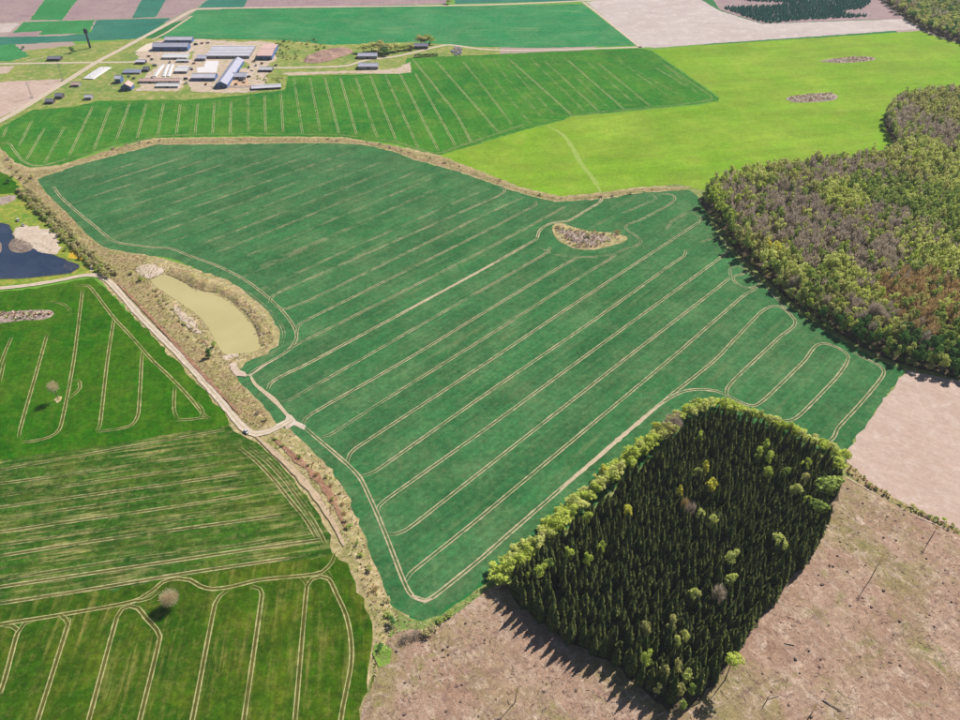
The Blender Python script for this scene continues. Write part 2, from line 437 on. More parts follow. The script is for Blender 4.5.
field('tilled_field', [(586, 2), (704, -12), (700, -1), (720, 11), (762, 24), (905, 19), (921, 29), (720, 43), (655, 48), (640, 46.5)], M_SOIL_FARPALE)
field('tilled_field', [(706, -12), (720, 10), (762, 23.5), (905, 18.5), (880, 2), (868, -12)], M_SOIL_PURPLE)
yel, _ = field('crop_field', [(440, 155.5), (480, 144), (530, 129), (562, 121), (572, 117), (700, 105), (719, 101), (720, 97), (652, 50), (720, 44), (920, 31), (960, 44), (1080, 80), (1080, 200), (700, 190), (680, 184.5), (640, 187), (600, 192.5), (560, 196), (520, 187), (480, 171)], CROPS['yellow'][0])
road('path', [(547, 126), (562, 134), (572, 147), (582, 165), (594, 180), (601, 193)], 5.5, M_FAINTPATH, .115, .15)
far, far_poly = field('crop_field', [(0, 128), (32, 110), (72, 107), (100, 101), (150, 100), (188, 100), (240, 95.5), (285, 90), (288, 76), (340, 75), (402, 73), (407, 58), (480, 55), (542, 52), (640, 48.5), (652, 51), (719, 98), (718, 101), (700, 104), (572, 116), (562, 120), (530, 128), (480, 143), (440, 155), (420, 151), (395, 144), (375, 141), (340, 137), (240, 136), (155, 138), (139, 141), (100, 150), (62, 165), (30, 168), (15, 162), (0, 147), (-40, 143), (-60, 150)], CROPS['far'][0])
main_pts = [(36, 180), (47, 195), (67, 215), (88, 236), (102, 247), (125, 252), (150, 255), (180, 261), (200, 271), (225, 279), (245, 291), (262, 305), (275, 320), (281, 335), (277, 345), (267, 354), (255, 359), (245, 364), (236, 372), (240, 383), (255, 397), (272, 418), (281, 427), (290, 430), (310, 448), (332, 470), (347, 492), (357, 520), (366, 540), (380, 577), (392, 605), (405, 615), (422, 619), (440, 613), (457, 601), (480, 584), (505, 572), (563, 530), (645, 464), (694, 424), (712, 416), (758, 432), (798, 448), (843, 458), (870, 420), (895, 385), (905, 370), (893, 363), (860, 348), (830, 331), (800, 311), (770, 286), (735, 253), (715, 223), (700, 197), (688, 190), (640, 193), (600, 199.5), (555, 202), (530, 196), (490, 183), (460, 172), (415, 160), (395, 152), (365, 145), (340, 143), (240, 144), (155, 145), (120, 154), (75, 166), (41, 178)]
main, main_poly = field('crop_field', main_pts, CROPS['main'][0])
stre, _ = field('crop_field', [(-60, 465), (0, 456), (75, 445), (175, 430), (225, 422), (236, 431), (256, 443), (278, 462), (297, 486), (316, 510), (330, 536), (334, 556), (290, 564), (240, 571), (195, 577), (125, 589), (0, 609), (-60, 619)], CROPS['streaky'][0])
mid, _ = field('crop_field', [(-60, 300), (0, 292.5), (50, 286), (82, 279), (94, 278), (104, 286), (132, 316), (175, 360), (204, 391), (222, 411), (231, 423), (225, 426), (175, 434), (75, 449), (0, 460), (-60, 469)], CROPS['mid'][0])
low, _ = field('crop_field', [(-60, 616), (0, 606), (125, 586), (195, 574), (290, 561), (334, 554), (347, 565), (360, 590), (370, 615), (374, 640), (371, 660), (360, 712), (352, 760), (-60, 790)], CROPS['low'][0])
field('tilled_field', [(909, 367), (880, 406), (845, 453), (850, 470), (866, 482), (884, 492), (907, 506), (932, 517), (960, 530), (1040, 570), (1080, 420), (960, 378)], M_SOIL_PALE)

# clear-felled land, rough
clear, clear_poly = patch('clearing', [(345, 770), (362, 712), (376, 668), (386, 642), (398, 626), (420, 627), (445, 619), (465, 606), (485, 590), (505, 575), (560, 545), (640, 500), (760, 470), (846, 476), (866, 487), (900, 507), (932, 521), (965, 538), (1060, 585), (1060, 790)], M_CLEAR, 3.2, .55, .1, .07, False, .8)

# ditch corridor, verges
patch('verge', [(18, 178), (36, 178), (47, 194), (68, 214), (88, 235), (103, 247), (120, 252), (148, 256), (143, 270), (160, 300), (196, 345), (230, 366), (240, 384), (254, 398), (271, 419), (258, 430), (246, 427), (213, 388), (170, 341), (140, 311), (116, 284), (104, 274), (80, 246), (50, 212), (26, 190)], M_VERGE_BROWN, 2.6, .42, .1, .10, False)
patch('verge', [(260, 440), (274, 434), (289, 430), (309, 449), (331, 471), (346, 493), (356, 520), (365, 541), (379, 578), (391, 606), (404, 618), (396, 636), (384, 660), (376, 690), (366, 712), (373, 660), (377, 640), (373, 614), (363, 588), (350, 562), (342, 545), (330, 516), (312, 490), (290, 465)], M_VERGE, 2.6, .36, .1, .10, False)
patch('verge', [(392, 607), (405, 617), (422, 621), (441, 615), (458, 603), (482, 586), (500, 574), (500, 582), (478, 598), (458, 614), (438, 626), (418, 636), (402, 640), (388, 640)], M_VERGE_G, 2.4, .5, .14, .1, False)
patch('verge', [(3, 150), (14, 164), (30, 171), (63, 167), (101, 152), (140, 142.5), (156, 139.5), (240, 137.5), (340, 138.5), (374, 142.5), (394, 146), (419, 153), (440, 157), (480, 172), (520, 188.5), (558, 197), (600, 194), (640, 188.5), (690, 186), (688, 189), (640, 192), (600, 198.5), (556, 201), (530, 195), (490, 182), (460, 171), (415, 159), (395, 151), (365, 144.3), (340, 142.3), (240, 143), (156, 144), (120, 153), (75, 165), (41, 177), (20, 180), (3, 165)], M_VERGE_BROWN, 3.4, .7, .1, .08, False)
patch('bank', [(848, 462), (866, 480), (884, 491), (908, 506), (932, 517), (962, 531), (1040, 570), (1040, 575), (960, 537), (931, 522), (906, 511), (882, 496), (862, 485), (845, 472)], M_VERGE_BROWN, 2.2, .7, .15, .12, False)
road('sand_strip', [(848, 479), (858, 485), (868, 491), (880, 497)], 1.6, M_SAND, .9, .3)
road('sand_strip', [(897, 507), (912, 515), (930, 523), (950, 532)], 1.0, M_SAND, .9, .3)
road('ditch', [(118, 284), (140, 306), (170, 338), (195, 366), (222, 395), (240, 415)], 2.6, M_REDSOIL, .66, .2)
road('ditch', [(272, 437), (290, 453), (315, 476), (330, 495), (340, 515), (346, 530)], 4.5, M_REDSOIL, .60, .25)
road('verge', [(256, 437), (268, 447), (291, 468), (311, 490), (326, 511), (337, 530), (344, 546)], 4.6, M_STRIPROAD, .56, .14)
# meadow and lake by the left edge
field('meadow', [(-60, 165), (0, 172), (18, 180), (30, 196), (52, 217), (80, 249), (102, 274), (84, 275), (57, 279.5), (25, 284.5), (0, 287), (-60, 293)], M_MEADOW_Y, smoothed=False)
field('crop_field', [(-60, 160), (0, 172), (12, 178), (19, 186), (22, 191), (8, 194), (-60, 196)], CROPS['mid'][0], .1)
patch('beach', [(14, 234), (20, 226), (30, 226), (44, 229), (54, 233), (58, 240), (60, 248), (57, 254), (45, 254), (36, 250), (20, 246)], M_SAND, 2.5, .25, .27, jit=2.4)
field('beach', [(-40, 196), (0, 197), (13, 195), (15, 200), (8, 203), (0, 205), (-40, 206)], M_SCRUB, .14, smoothed=True)
field('lake', [(-60, 218), (0, 223), (9, 225), (13, 232), (16, 240), (32, 243), (45, 246), (52, 254), (64, 259), (78, 265), (79, 268), (72, 273), (50, 276), (25, 278.5), (0, 279), (-60, 280)], M_LAKE, .20, .4, smoothed=True)
# khaki pit pond with spoil banks
POND = [(151, 280), (158, 276), (166, 274.5), (180, 281), (197, 291), (220, 297), (236, 308), (250, 322), (257, 336), (260, 345), (258, 351), (250, 353), (240, 354), (226, 355), (217, 345), (208, 328), (196, 314), (180, 303), (166, 294), (156, 287)]
patch('bank', [(132, 266), (142, 261), (160, 262), (182, 268), (205, 276), (226, 285), (246, 299), (262, 312), (272, 325), (277, 337), (273, 346), (262, 355), (250, 359), (240, 364), (228, 372), (220, 366), (205, 350), (188, 328), (170, 308), (152, 290), (138, 276)], M_VERGE, 2.3, .5, .14, .10, True, .5, hole=POND)
field('pond', POND, M_POND, .26, .3, smoothed=True)
patch('spoil_bank', [(166, 273), (185, 270), (200, 277), (216, 284), (234, 293), (252, 308), (264, 322), (272, 335), (273, 342), (266, 346), (261, 346), (259, 336), (252, 321), (238, 306), (221, 295), (197, 289), (180, 280)], M_VERGE_BROWN, 2.0, 2.0, .5, .16, True, .4)
patch('beach', [(136, 269), (146, 265), (160, 266), (166, 270), (160, 275), (150, 279), (142, 277)], M_SAND, 2.2, .4, .55)
patch('spoil_bank', [(175, 306), (186, 313), (195, 322), (202, 334), (195, 333), (185, 325), (175, 312)], M_SAND, 2.0, .8, .5)
field('beach', [(222, 357), (238, 353.5), (240, 358), (236, 363), (238, 370), (246, 373), (246, 377), (236, 376), (230, 368), (226, 362)], M_SAND, .5, .3, smoothed=True)
# stony islet of waste ground in the big field, scrub ovals
patch('waste_ground', [(552, 226), (560, 223), (570, 226), (588, 231), (612, 233), (628, 238), (618, 244), (592, 250), (573, 248), (557, 239)], M_VERGE, 2.2, .9, .16, .12, True, .4)
patch('waste_ground', [(559, 231), (575, 231), (600, 236), (612, 240), (598, 245), (580, 245), (565, 238)], M_SCRUB, 2.0, 1.0, .5, .16)
patch('waste_ground', [(786, 98.5), (800, 95), (830, 93), (838, 97), (830, 101), (795, 102.5)], M_SCRUB, 3.0, 1.2, .2, .1)
patch('waste_ground', [(820, 61), (850, 57), (872, 57), (874, 60), (845, 63)], M_SCRUB, 3.5, 1.2, .2, .1)
patch('waste_ground', [(-30, 315), (0, 312.5), (30, 310.5), (50, 310.5), (54.5, 314), (46, 319), (20, 321), (0, 323.5), (-30, 325)], M_SCRUB, 2.2, .5, .16, .12)

# ------------------------------------------------------------------ wheel tracks
T = lambda pts, lv=1, **k: tramline(main, 'main', pts, lv, **k)
T([(347, 463), (350, 454), (357, 447.5), (480, 367), (600, 287), (690, 228), (700, 221), (702, 216)])
T([(360, 476), (367, 475), (375, 471.5), (480, 398), (600, 316), (672, 264), (684, 256), (686, 250)])
T([(377, 513), (379, 506), (386, 499.5), (480, 433), (580, 360), (716, 261), (727, 252), (729, 248), (724, 244)])
T([(388, 534), (396, 534), (404, 531), (415, 523.5), (480, 472.5), (624, 360), (715, 290), (731, 277)])
T([(731, 277), (730, 269), (737, 266), (746, 270), (740, 275), (733, 277), (736, 283), (746, 288), (758, 286), (759, 280), (748, 272)], 2)
T([(405, 582), (410, 574), (420, 565.5), (452, 540), (480, 517.5), (669, 360), (720, 316), (746, 294), (757, 288.5)])
T([(652, 411), (670, 396), (715, 360), (735, 339), (760, 313), (771, 306.5), (780, 306.5), (788, 313), (795, 321), (793, 327), (780, 337), (755, 360), (734, 380), (727, 389), (727, 396), (731, 400)])
T([(727, 395), (740, 402), (752, 406), (760, 403), (772, 392.5), (805, 360), (812, 350), (818, 344.5), (828, 344), (842, 350), (848, 356), (846, 364), (836, 378), (802, 413), (792, 420), (782, 421)])
T([(816, 441), (827, 442), (834, 437), (838, 428), (860, 404), (880, 380), (884, 372), (880, 366), (868, 360), (852, 352)])
T([(766, 287), (780, 302), (796, 321)], 2)
T([(322, 437), (329, 435), (338, 430), (380, 403), (480, 341), (590, 271), (607, 261), (616, 254)], 2)
T([(303, 424), (305, 419), (312, 413.5), (406, 360), (480, 315), (560, 267), (579, 257)])
T([(281, 402), (290, 400), (300, 394), (360, 360), (480, 291), (545, 254), (551, 247)], 2)
T([(268, 389), (270, 384), (279, 377.5), (315, 360), (480, 271), (530, 243), (537, 239)], 1, w=.9)
T([(537, 239), (539, 232), (545, 226), (557, 222), (568, 221), (585, 211), (600, 202), (602, 195)], 1, w=1.1)
road('track', [(400, 314), (440, 292.5), (480, 271), (500, 260)], 1.6, M_TRACKROAD, .15, .3, parent=main)
T([(285, 353), (296, 345), (306, 340), (480, 252.5), (545, 218), (566, 206)], 2)
T([(297, 333), (299, 325), (308, 319.5), (480, 234), (528, 209), (536, 205), (535, 201)], 2)
T([(275, 305), (282, 309), (292, 307), (310, 300), (480, 217), (515, 201), (524, 197)], 2)
T([(270, 303), (271, 298), (280, 292), (320, 274), (480, 204), (500, 195), (505, 190), (500, 186)], 2)
T([(258, 292), (262, 289), (290, 276), (470, 196), (495, 187)], 3)
T([(240, 278), (246, 276), (266, 267), (400, 205), (455, 181)], 3)
n0 = np.array([math.cos(A_MAIN), -math.sin(A_MAIN)]); u0 = np.array([math.sin(A_MAIN), math.cos(A_MAIN)])
off0 = G(372.5, 473.75) @ n0
for k in range(10, 27):                     # the fainter ones farther up
    o = off0 - (k + 1.0) * 23.8
    t = np.arange(0, 1800, 8.0)
    P = n0 * o + u0 * t[:, None]
    ok = inside(P, main_poly) & (dist_poly(P, main_poly) > 24)
    if ok.sum() > 6: tramline(main, 'main', P[ok], 3, ground=True)
T([(53, 186), (60, 196), (75, 210), (92, 224), (110, 239)], 1)
T([(110, 239), (120, 243), (150, 247), (172, 249), (190, 256), (215, 265), (240, 277), (255, 287), (271, 300), (285, 314), (295, 329), (296, 340), (286, 352), (273, 360), (258, 368), (250, 374)], 1)
T([(245, 291), (262, 304), (278, 320), (284, 334), (280, 346), (268, 356)], 3)
T([(305, 428), (322, 442.5), (347, 464), (360, 478), (370, 498), (378, 516), (387, 538), (405, 584), (413, 597), (425, 601), (437, 594), (480, 559.5), (502, 540), (592, 462), (652, 411), (668, 399), (682, 392), (698, 389.5), (716, 391), (727, 395)], 1, w=.8)
T([(600, 198), (640, 191.5), (656, 198), (640, 206), (595, 225)], 3)
T([(657, 195), (668, 194), (675, 197), (670, 204), (640, 220), (627, 225), (626, 229), (636, 236), (641, 242), (632, 248)], 2)
T([(687, 213), (672, 222), (666, 230)], 2)
T([(700, 243), (712, 239), (722, 241), (727, 250)], 2)
T([(690, 212), (698, 216), (702, 222)], 2)
T([(538, 246), (548, 252), (565, 256), (590, 257), (612, 254), (630, 247)], 3)
road('track', [(250, 374), (255, 384), (275, 401), (291, 419), (305, 428)], 3.6, M_TRACKROAD, .16, .12, parent=main)
road('track', [(232, 376), (241, 374.5), (250, 375.5), (262, 367), (278, 358)], 3.2, M_TRACKROAD, .17, .2, parent=main)
field('track', [(283, 424), (288, 414), (291, 415), (296, 421), (306, 426), (304, 430), (294, 425), (287, 430)], M_SAND, .175, .2, parent=main)
road('track', [(412, 595), (418, 600), (425, 601.5), (432, 599)], 4.2, M_TRACKROAD, .165, .1, parent=main)
road('track', [(560, 490), (592, 462.5), (625, 434), (652, 411.5), (664, 402)], 3.0, M_TRACKROAD, .165, .15, parent=main)

def tl(ox, oy, l): return [[(ox + x / 4, oy + y / 4) for x, y in s] for s in l]
for s in tl(0, 0, [[(75, 585), (130, 480)], [(105, 640), (180, 510)], [(178, 655), (260, 505)], [(275, 625), (372, 425)], [(375, 600), (443, 425)], [(465, 560), (520, 410)], [(548, 555), (585, 415)], [(630, 542), (655, 412)], [(705, 540), (722, 412)], [(780, 537), (792, 412)], [(850, 537), (858, 408)], [(920, 535), (924, 404)], [(10, 550), (30, 505)]]) \
       + tl(240, 0, [[(33, 530), (33, 385)], [(103, 530), (98, 380)], [(173, 530), (163, 370)], [(250, 535), (215, 310)], [(322, 530), (279, 308)], [(397, 537), (338, 306)], [(467, 540), (400, 306)], [(550, 552), (460, 304)], [(625, 562), (520, 300)], [(715, 597), (580, 298)], [(795, 605), (640, 294)], [(865, 587), (700, 292)], [(925, 570), (860, 450), (690, 235)], [(1035, 530), (780, 240)]]):
    tramline(far, 'far', s, 1 if random.random() < .6 else 2, w=.85)
for s, lv in zip(tl(480, 0, [[(130, 500), (0, 330), (-70, 245)], [(200, 495), (60, 320), (-10, 235)], [(250, 470), (110, 315), (50, 230)], [(300, 460), (180, 335), (100, 240)], [(370, 462), (115, 235)], [(415, 443), (320, 350), (200, 230)], [(475, 445), (260, 245)], [(520, 435), (380, 305)], [(578, 438), (350, 240)], [(625, 420), (420, 240)], [(685, 428), (470, 250)], [(760, 390), (540, 230)], [(800, 380), (620, 280)], [(835, 350), (700, 270)], [(890, 390), (720, 240)]]), [2, 3, 3, 3, 1, 3, 2, 3, 1, 3, 2, 3, 3, 2, 3]):
    tramline(far, 'far', s, lv, w=.85)
tramline(far, 'far', [(0, 143), (8, 143), (14, 150), (22, 160), (32, 165), (45, 165), (70, 158)], 1, w=1.1)
tramline(far, 'far', [(70, 158), (100, 150), (140, 140), (160, 136), (240, 134), (340, 135), (372, 139)], 2)
tramline(far, 'far', [(375, 139.5), (396, 142), (420, 149.5), (438, 153), (460, 146), (502, 132), (525, 124)], 1)
tramline(far, 'far', [(570, 116), (600, 112), (650, 107.5), (700, 102), (712, 98), (690, 82), (660, 62)], 2)

for s in ([(30, 745), (38, 719.5), (67.5, 626), (69, 620), (62, 617)], [(0, 695), (17, 635), (18, 630), (12, 626), (0, 625)], [(-20, 700), (0, 692), (17, 634), (24, 624), (35, 619)], [(82, 745), (89, 719.5), (117, 617), (122, 609), (130, 606), (138, 608), (146, 618), (157, 630), (160, 637), (140, 719.5), (134, 745)],
          [(186, 745), (192.5, 719.5), (215, 604), (220, 596), (232, 587)], [(240, 745), (244, 719.5), (262, 594), (260, 589), (252, 586.5)], [(291, 745), (295, 719.5), (307, 586), (312, 579), (321, 576.5), (329, 579), (337, 595), (346, 615), (351, 640), (351, 665), (342, 712), (338, 745)],
          [(-20, 629), (0, 624.5), (60, 615), (120, 604.5), (140, 599), (152, 591), (163, 582), (178, 578.5), (190, 580), (200, 586), (212, 589), (230, 587), (260, 580), (305, 575.5), (322, 572), (332, 562), (336, 552)],
          [(132, 602), (150, 598), (160, 590)], [(60, 614), (66, 620), (69, 626)], [(327, 572), (331, 578)], [(300, 576), (307, 584)]):
    tramline(low, 'low', s, 1, w=.58)
tramline(low, 'low', [(374, 745), (370, 700), (374, 672), (377, 655)], 2, w=.5)
for s, lv in (([(19, 437), (20, 430), (40, 360), (47, 335)], 1), ([(22, 442), (34, 441), (50, 437), (59, 430), (64, 412), (74, 359), (82.5, 290)], 1), ([(64, 402), (72, 396), (80, 388), (78, 380), (70, 382)], 2), ([(97, 431), (100, 425), (107.5, 360), (113.75, 320)], 1),
             ([(97, 431.5), (112, 430), (130, 426), (137, 418), (139, 408), (141.75, 360), (143, 350)], 1), ([(76, 286), (88, 286), (95, 293), (114, 318), (130, 335), (152, 360), (170, 377), (190, 398), (204, 415), (210, 419)], 1), ([(177, 419), (174, 408), (175, 385)], 2), ([(176, 420), (190, 419.5), (208, 417)], 1),
             ([(4, 362), (0, 382)], 1), ([(-5, 380), (6, 350), (12, 337)], 2), ([(198, 420), (203, 412), (196, 402)], 3), ([(45, 302), (60, 303), (70, 310), (70, 318)], 3)):
    tramline(mid, 'mid', s, lv, w=.56)
for s, lv in (([(-20, 510.5), (0, 507.5), (240, 474)], 2), ([(-20, 535), (0, 532), (240, 497), (252, 494)], 2), ([(0, 556), (95, 541), (240, 521), (282, 515)], 2), ([(-10, 588), (0, 587), (240, 551), (320, 540)], 1), ([(0, 470), (100, 452), (225, 430)], 3), ([(-10, 485), (57, 476), (225, 452)], 3), ([(0, 580), (125, 560), (240, 545), (310, 533)], 3),
             ([(240, 448), (256, 461), (274, 480), (290, 500), (306, 520), (318, 540)], 1), ([(248, 447), (266, 461), (284, 480), (300, 502), (314, 522), (326, 545)], 2), ([(255, 449), (275, 465), (295, 490), (312, 513)], 3), ([(0, 603.5), (80, 591), (125, 583.5), (195, 572), (290, 558)], 1), ([(0, 519), (240, 485)], 3), ([(0, 545), (240, 510)], 3), ([(0, 496), (220, 464)], 3)):
    tramline(stre, 'streaky', s, lv, w=.62)

# ------------------------------------------------------------------ roads
road('road', [(-60, 297), (-20, 290.5), (0, 288.5), (25, 286), (57, 281), (82, 276), (96, 275.5), (110, 282.5), (140, 316), (160, 336), (184, 360), (212, 391), (236, 420), (246, 430), (256, 434.5), (268, 432), (280, 426), (292, 419)], 5.2, M_ROAD, .42, .08)
road('road', [(92, 271), (90, 263), (86, 257)], 2.5, M_SAND, .18, .2)
road('road', [(-60, 66), (0, 64), (60, 63), (100, 62.5), (135, 62), (150, 60)], 7.0, M_ROAD, .18)
road('road', [(-60, 150), (0, 121), (30, 104), (62, 84), (97, 62), (120, 50), (140, 39), (170, 23), (195, 9.8), (215, 8.5), (300, 7.3), (480, 5), (560, 2), (640, -2.5), (720, -8)], 9.0, M_ROAD, .19)
road('road', [(152, 40), (166, 33), (180, 24), (192, 16)], 5, M_TRACKROAD, .185)
road('road', [(262, 68), (300, 67.5), (345, 66), (365, 60.5), (392, 57), (412, 53), (436, 47), (450, 45), (480, 49), (510, 50.5), (542, 50.3), (600, 48.5), (645, 47)], 7.0, M_ROAD, .19)
road('road', [(583, 2), (600, 15), (620, 31), (641, 48)], 6.0, M_SAND, .19)
road('track', [(22, 62), (45, 57)], 5, M_TRACKROAD, .185)
# farm ground
field('farm_yard', [(136, 53), (150, 43), (160, 40), (200, 39), (240, 42), (262, 41), (275, 43), (276, 60), (268, 66), (268, 82), (254, 92), (228, 93), (192, 92), (186, 80), (180, 91), (136, 91), (146, 76), (158, 66), (140, 60)], M_YARD, .165, 1.5, 5)
field('meadow', [(190, 52), (194, 51), (192, 59), (187, 60)], M_MEADOW, .172, .5)
patch('meadow', [(232, 64), (236, 62), (246, 62), (250, 65), (247, 68), (238, 68.5)], M_MEADOW, 4, .2, .18)
field('concrete_yard', [(206, 61), (219, 61), (216.5, 72.5), (197, 72.5), (197, 67.5), (204, 67)], plain('bright_concrete', C(250, 244, 244), .8, .05, .05), .178, .3)
field('concrete_yard', [(134, 52), (147, 44), (158, 42.5), (153, 47), (151, 51)], plain('sandy_concrete', C(248, 228, 206), .8, .06, .05), .178, .3)
field('sand_yard', [(228, 79), (246, 78), (250, 86), (229, 90)], soilmat('orange_sand', C(238, 198, 160), C(226, 184, 150), C(240, 210, 180), None, .03), .180, .8)
patch('earth_mound', [(305, 58), (318, 52), (335, 48), (350, 49), (352, 53), (338, 58), (325, 62), (306, 63)], soilmat('red_brown_earth', C(196, 156, 140), C(172, 138, 122), C(206, 180, 160), None, .03, .2), 3.5, 2.6, .3, .06)
patch('earth_mound', [(212, 86), (240, 85.5), (272, 84.5), (272, 86.5), (240, 88), (212, 88.5)], M_SCRUB, 3, 1.0, .3, .1)
field('dirt', [(280, 73), (345, 71), (395, 69), (410, 62), (411, 72), (398, 74), (340, 73.5), (290, 75.5)], M_YARD, .166, 1.2, 6)

# ================================================================== VEGETATION
LEAF = 2.6                                   # leaf and twig albedo against the lit look of a whole crown
def leafmat(name, a, b, c, scale=.10, trans=.38, grain=.30):
    N = NT(name)
    a, b, c = [tuple(min(.68, q * LEAF) for q in t[:3]) + (1,) for t in (a, b, c)]
    k = N.mix(N.rng(N.noise(scale, 2, .5), .36, .64), a, b)
    k = N.mix(N.rng(N.noise(scale * 6, 3, .6), .50, .72), k, c)
    k = N.val(k, N.rng(N.noise(1.1, 3, .7), .3, .7, 1 - grain, 1 + grain))
    return N.out(k, trans=trans)
L = {
    'spruce': leafmat('spruce_needles', C(38, 52, 28), C(56, 66, 34), C(114, 106, 58), .20, .14, .34),
    'lime': leafmat('fresh_lime_leaves', C(146, 158, 66), C(164, 174, 82), C(182, 186, 102), .10),
    'green': leafmat('mid_green_leaves', C(114, 132, 64), C(132, 144, 76), C(150, 158, 90), .10),
    'pale': leafmat('pale_grey_green_leaves', C(156, 162, 88), C(172, 176, 104), C(186, 188, 122), .10),
    'gold': leafmat('golden_catkin_leaves', C(196, 172, 70), C(208, 186, 84), C(186, 160, 64), .10),
    'olive': leafmat('olive_opening_leaves', C(146, 146, 92), C(164, 160, 102), C(136, 134, 88), .10),
    'purple': leafmat('purple_grey_bare_twigs', C(136, 124, 112), C(148, 136, 118), C(124, 114, 108), .10, .4),
    'brown': leafmat('orange_brown_twigs', C(144, 122, 84), C(154, 132, 92), C(136, 116, 84), .10, .35),
    'pink': leafmat('pale_pink_blossom_twigs', C(186, 156, 128), C(198, 168, 140), C(168, 138, 114), .10, .35),
    'dark': leafmat('dark_green_leaves', C(66, 100, 52), C(82, 114, 60), C(98, 128, 66), .10),
    'hedge': leafmat('grey_olive_shrub_leaves', C(150, 142, 104), C(166, 156, 116), C(132, 134, 86), .12),
}
M_BARK = plain('grey_brown_bark', C(124, 108, 94), .95, .2, 2.0)
M_BIRCH = plain('pale_birch_bark', C(200, 192, 180), .9, .25, 2.0)
M_DARKBARK = plain('dark_bark', C(84, 70, 60), .95, .2, 2.0)

def quads(Cn, Nn, S, asp=1.0):
    """leaf-clump quads at Cn facing roughly Nn"""
    n = len(Cn)
    a = rng.normal(0, 1, (n, 3)); Nn = Nn / (np.linalg.norm(Nn, axis=1, keepdims=True) + 1e-9)
    a -= Nn * (a * Nn).sum(1, keepdims=True); a /= np.linalg.norm(a, axis=1, keepdims=True) + 1e-9
    b = np.cross(Nn, a)
    S = S[:, None]
    k = rng.uniform(.6, 1.25, (n, 4, 1))
    V = np.stack([Cn - a * S * k[:, 0] , Cn - b * S * asp * k[:, 1], Cn + a * S * k[:, 2], Cn + b * S * asp * k[:, 3]], 1)
    return V.reshape(-1, 3), np.arange(n * 4).reshape(n, 4)
def crown_leafy(seed, h, r, zb, nlobe, per, size, spread=.55):
    """broadleaf crown: uneven lobes of leaf clumps with gaps between them"""
    global rng
    keep = rng; rng = np.random.default_rng(seed)
    cs, ns, ss = [], [], []
    zc, hz = (h + zb) / 2, (h - zb) / 2
    for i in range(nlobe):
        d = rng.normal(0, 1, 3); d /= np.linalg.norm(d); d[2] = d[2] * .9 + .15
        q = rng.uniform(.35, .78)
        c = np.array([d[0] * r * q, d[1] * r * q, zc + d[2] * hz * q])
        lr = r * rng.uniform(.34, spread)
        u = rng.normal(0, 1, (per, 3)); u /= np.linalg.norm(u, axis=1, keepdims=True)
        u[:, 2] = np.where(u[:, 2] < -.35, -u[:, 2], u[:, 2])
        cs.append(c + u * lr * rng.uniform(.55, 1.08, (per, 1)) * [1, 1, .85])
        ns.append(u + rng.normal(0, .55, (per, 3))); ss.append(rng.uniform(.6, 1.25, per) * size)
    V, F = quads(np.vstack(cs), np.vstack(ns), np.concatenate(ss))
    rng = keep
    return V, F
def crown_twiggy(seed, h, r, zb, n, w=.14, k=.26):
    """leafless crown: fans of fine upright twigs"""
    g = np.random.default_rng(seed)
    d = g.normal(0, 1, (n, 3)); d /= np.linalg.norm(d, axis=1, keepdims=True)
    q = g.uniform(.15, 1, (n, 1)) ** .6
    c = d * q * [r, r, (h - zb) / 2] + [0, 0, (h + zb) / 2]
    dirn = d * [1, 1, .4] * .8 + g.normal(0, .35, (n, 3)) + [0, 0, .8]
    dirn /= np.linalg.norm(dirn, axis=1, keepdims=True)
    ln = g.uniform(.8, 1.9, (n, 1)) * r * k
    sd_ = np.cross(dirn, g.normal(0, 1, (n, 3))); sd_ /= np.linalg.norm(sd_, axis=1, keepdims=True) + 1e-9
    ww = w * g.uniform(.6, 1.6, (n, 1))
    V = np.stack([c - dirn * ln - sd_ * ww, c - dirn * ln + sd_ * ww, c + dirn * ln + sd_ * ww * .5, c + dirn * ln - sd_ * ww * .5], 1)
    return V.reshape(-1, 3), np.arange(n * 4).reshape(n, 4)
def crown_spruce(seed, h, r, lev=15, per=7):
    g = np.random.default_rng(seed)
    V, F = [], []
    for i in range(lev):
        t = i / (lev - 1)
        z = h * (.14 + .83 * t)
        rr = r * (1 - t ** 1.5) ** .75 * g.uniform(.88, 1.1) + .12
        k = per if t < .75 else 5
        a0 = g.uniform(0, 6.28)
        for j in range(k):
            a = a0 + 6.283 * j / k + g.normal(0, .18)
            l = rr * g.uniform(.78, 1.15)
            dr = .44 * l + .2
            wd = (.46 * l + .1)
            ca, sa = math.cos(a), math.sin(a)
            b = len(V)
            V += [(0, 0, z + .42 * l + .1), (ca * l * .62 - sa * wd, sa * l * .62 + ca * wd, z - dr * .55), (ca * l, sa * l, z - dr), (ca * l * .62 + sa * wd, sa * l * .62 - ca * wd, z - dr * .55)]
            F.append((b, b + 1, b + 2, b + 3))
    b = len(V); V += [(0, 0, h * 1.03), (.22, 0, h * .93), (-.12, .2, h * .93), (-.12, -.2, h * .93)]
    F += [(b, b + 1, b + 2, b + 2), ]
    F = F[:-1] + [(b, b + 1, b + 2, b + 3)]
    return np.array(V), np.array(F)
def trunk_mesh(name, h, r, mat, seed, limbs=5, zb=.4, reach=2.2):
    g = random.Random(seed)
    q = Geo()
    j = Vector((g.uniform(-.3, .3), g.uniform(-.3, .3), h * .5))
    q.tube((0, 0, -.1), j, r, r * .7, 6)
    q.tube(j, (j.x * 1.4, j.y * 1.4, h * .9), r * .7, r * .18, 5)
    for k in range(limbs):
        z = h * g.uniform(zb, .75); a = 6.283 * k / max(1, limbs) + g.uniform(-.5, .5); l = reach * g.uniform(.7, 1.1)
        q.tube((j.x * z / h, j.y * z / h, z), (l * math.cos(a), l * math.sin(a), z + l * g.uniform(.5, 1.0)), r * .38, r * .10, 4)
    return q.mesh(name, mat)

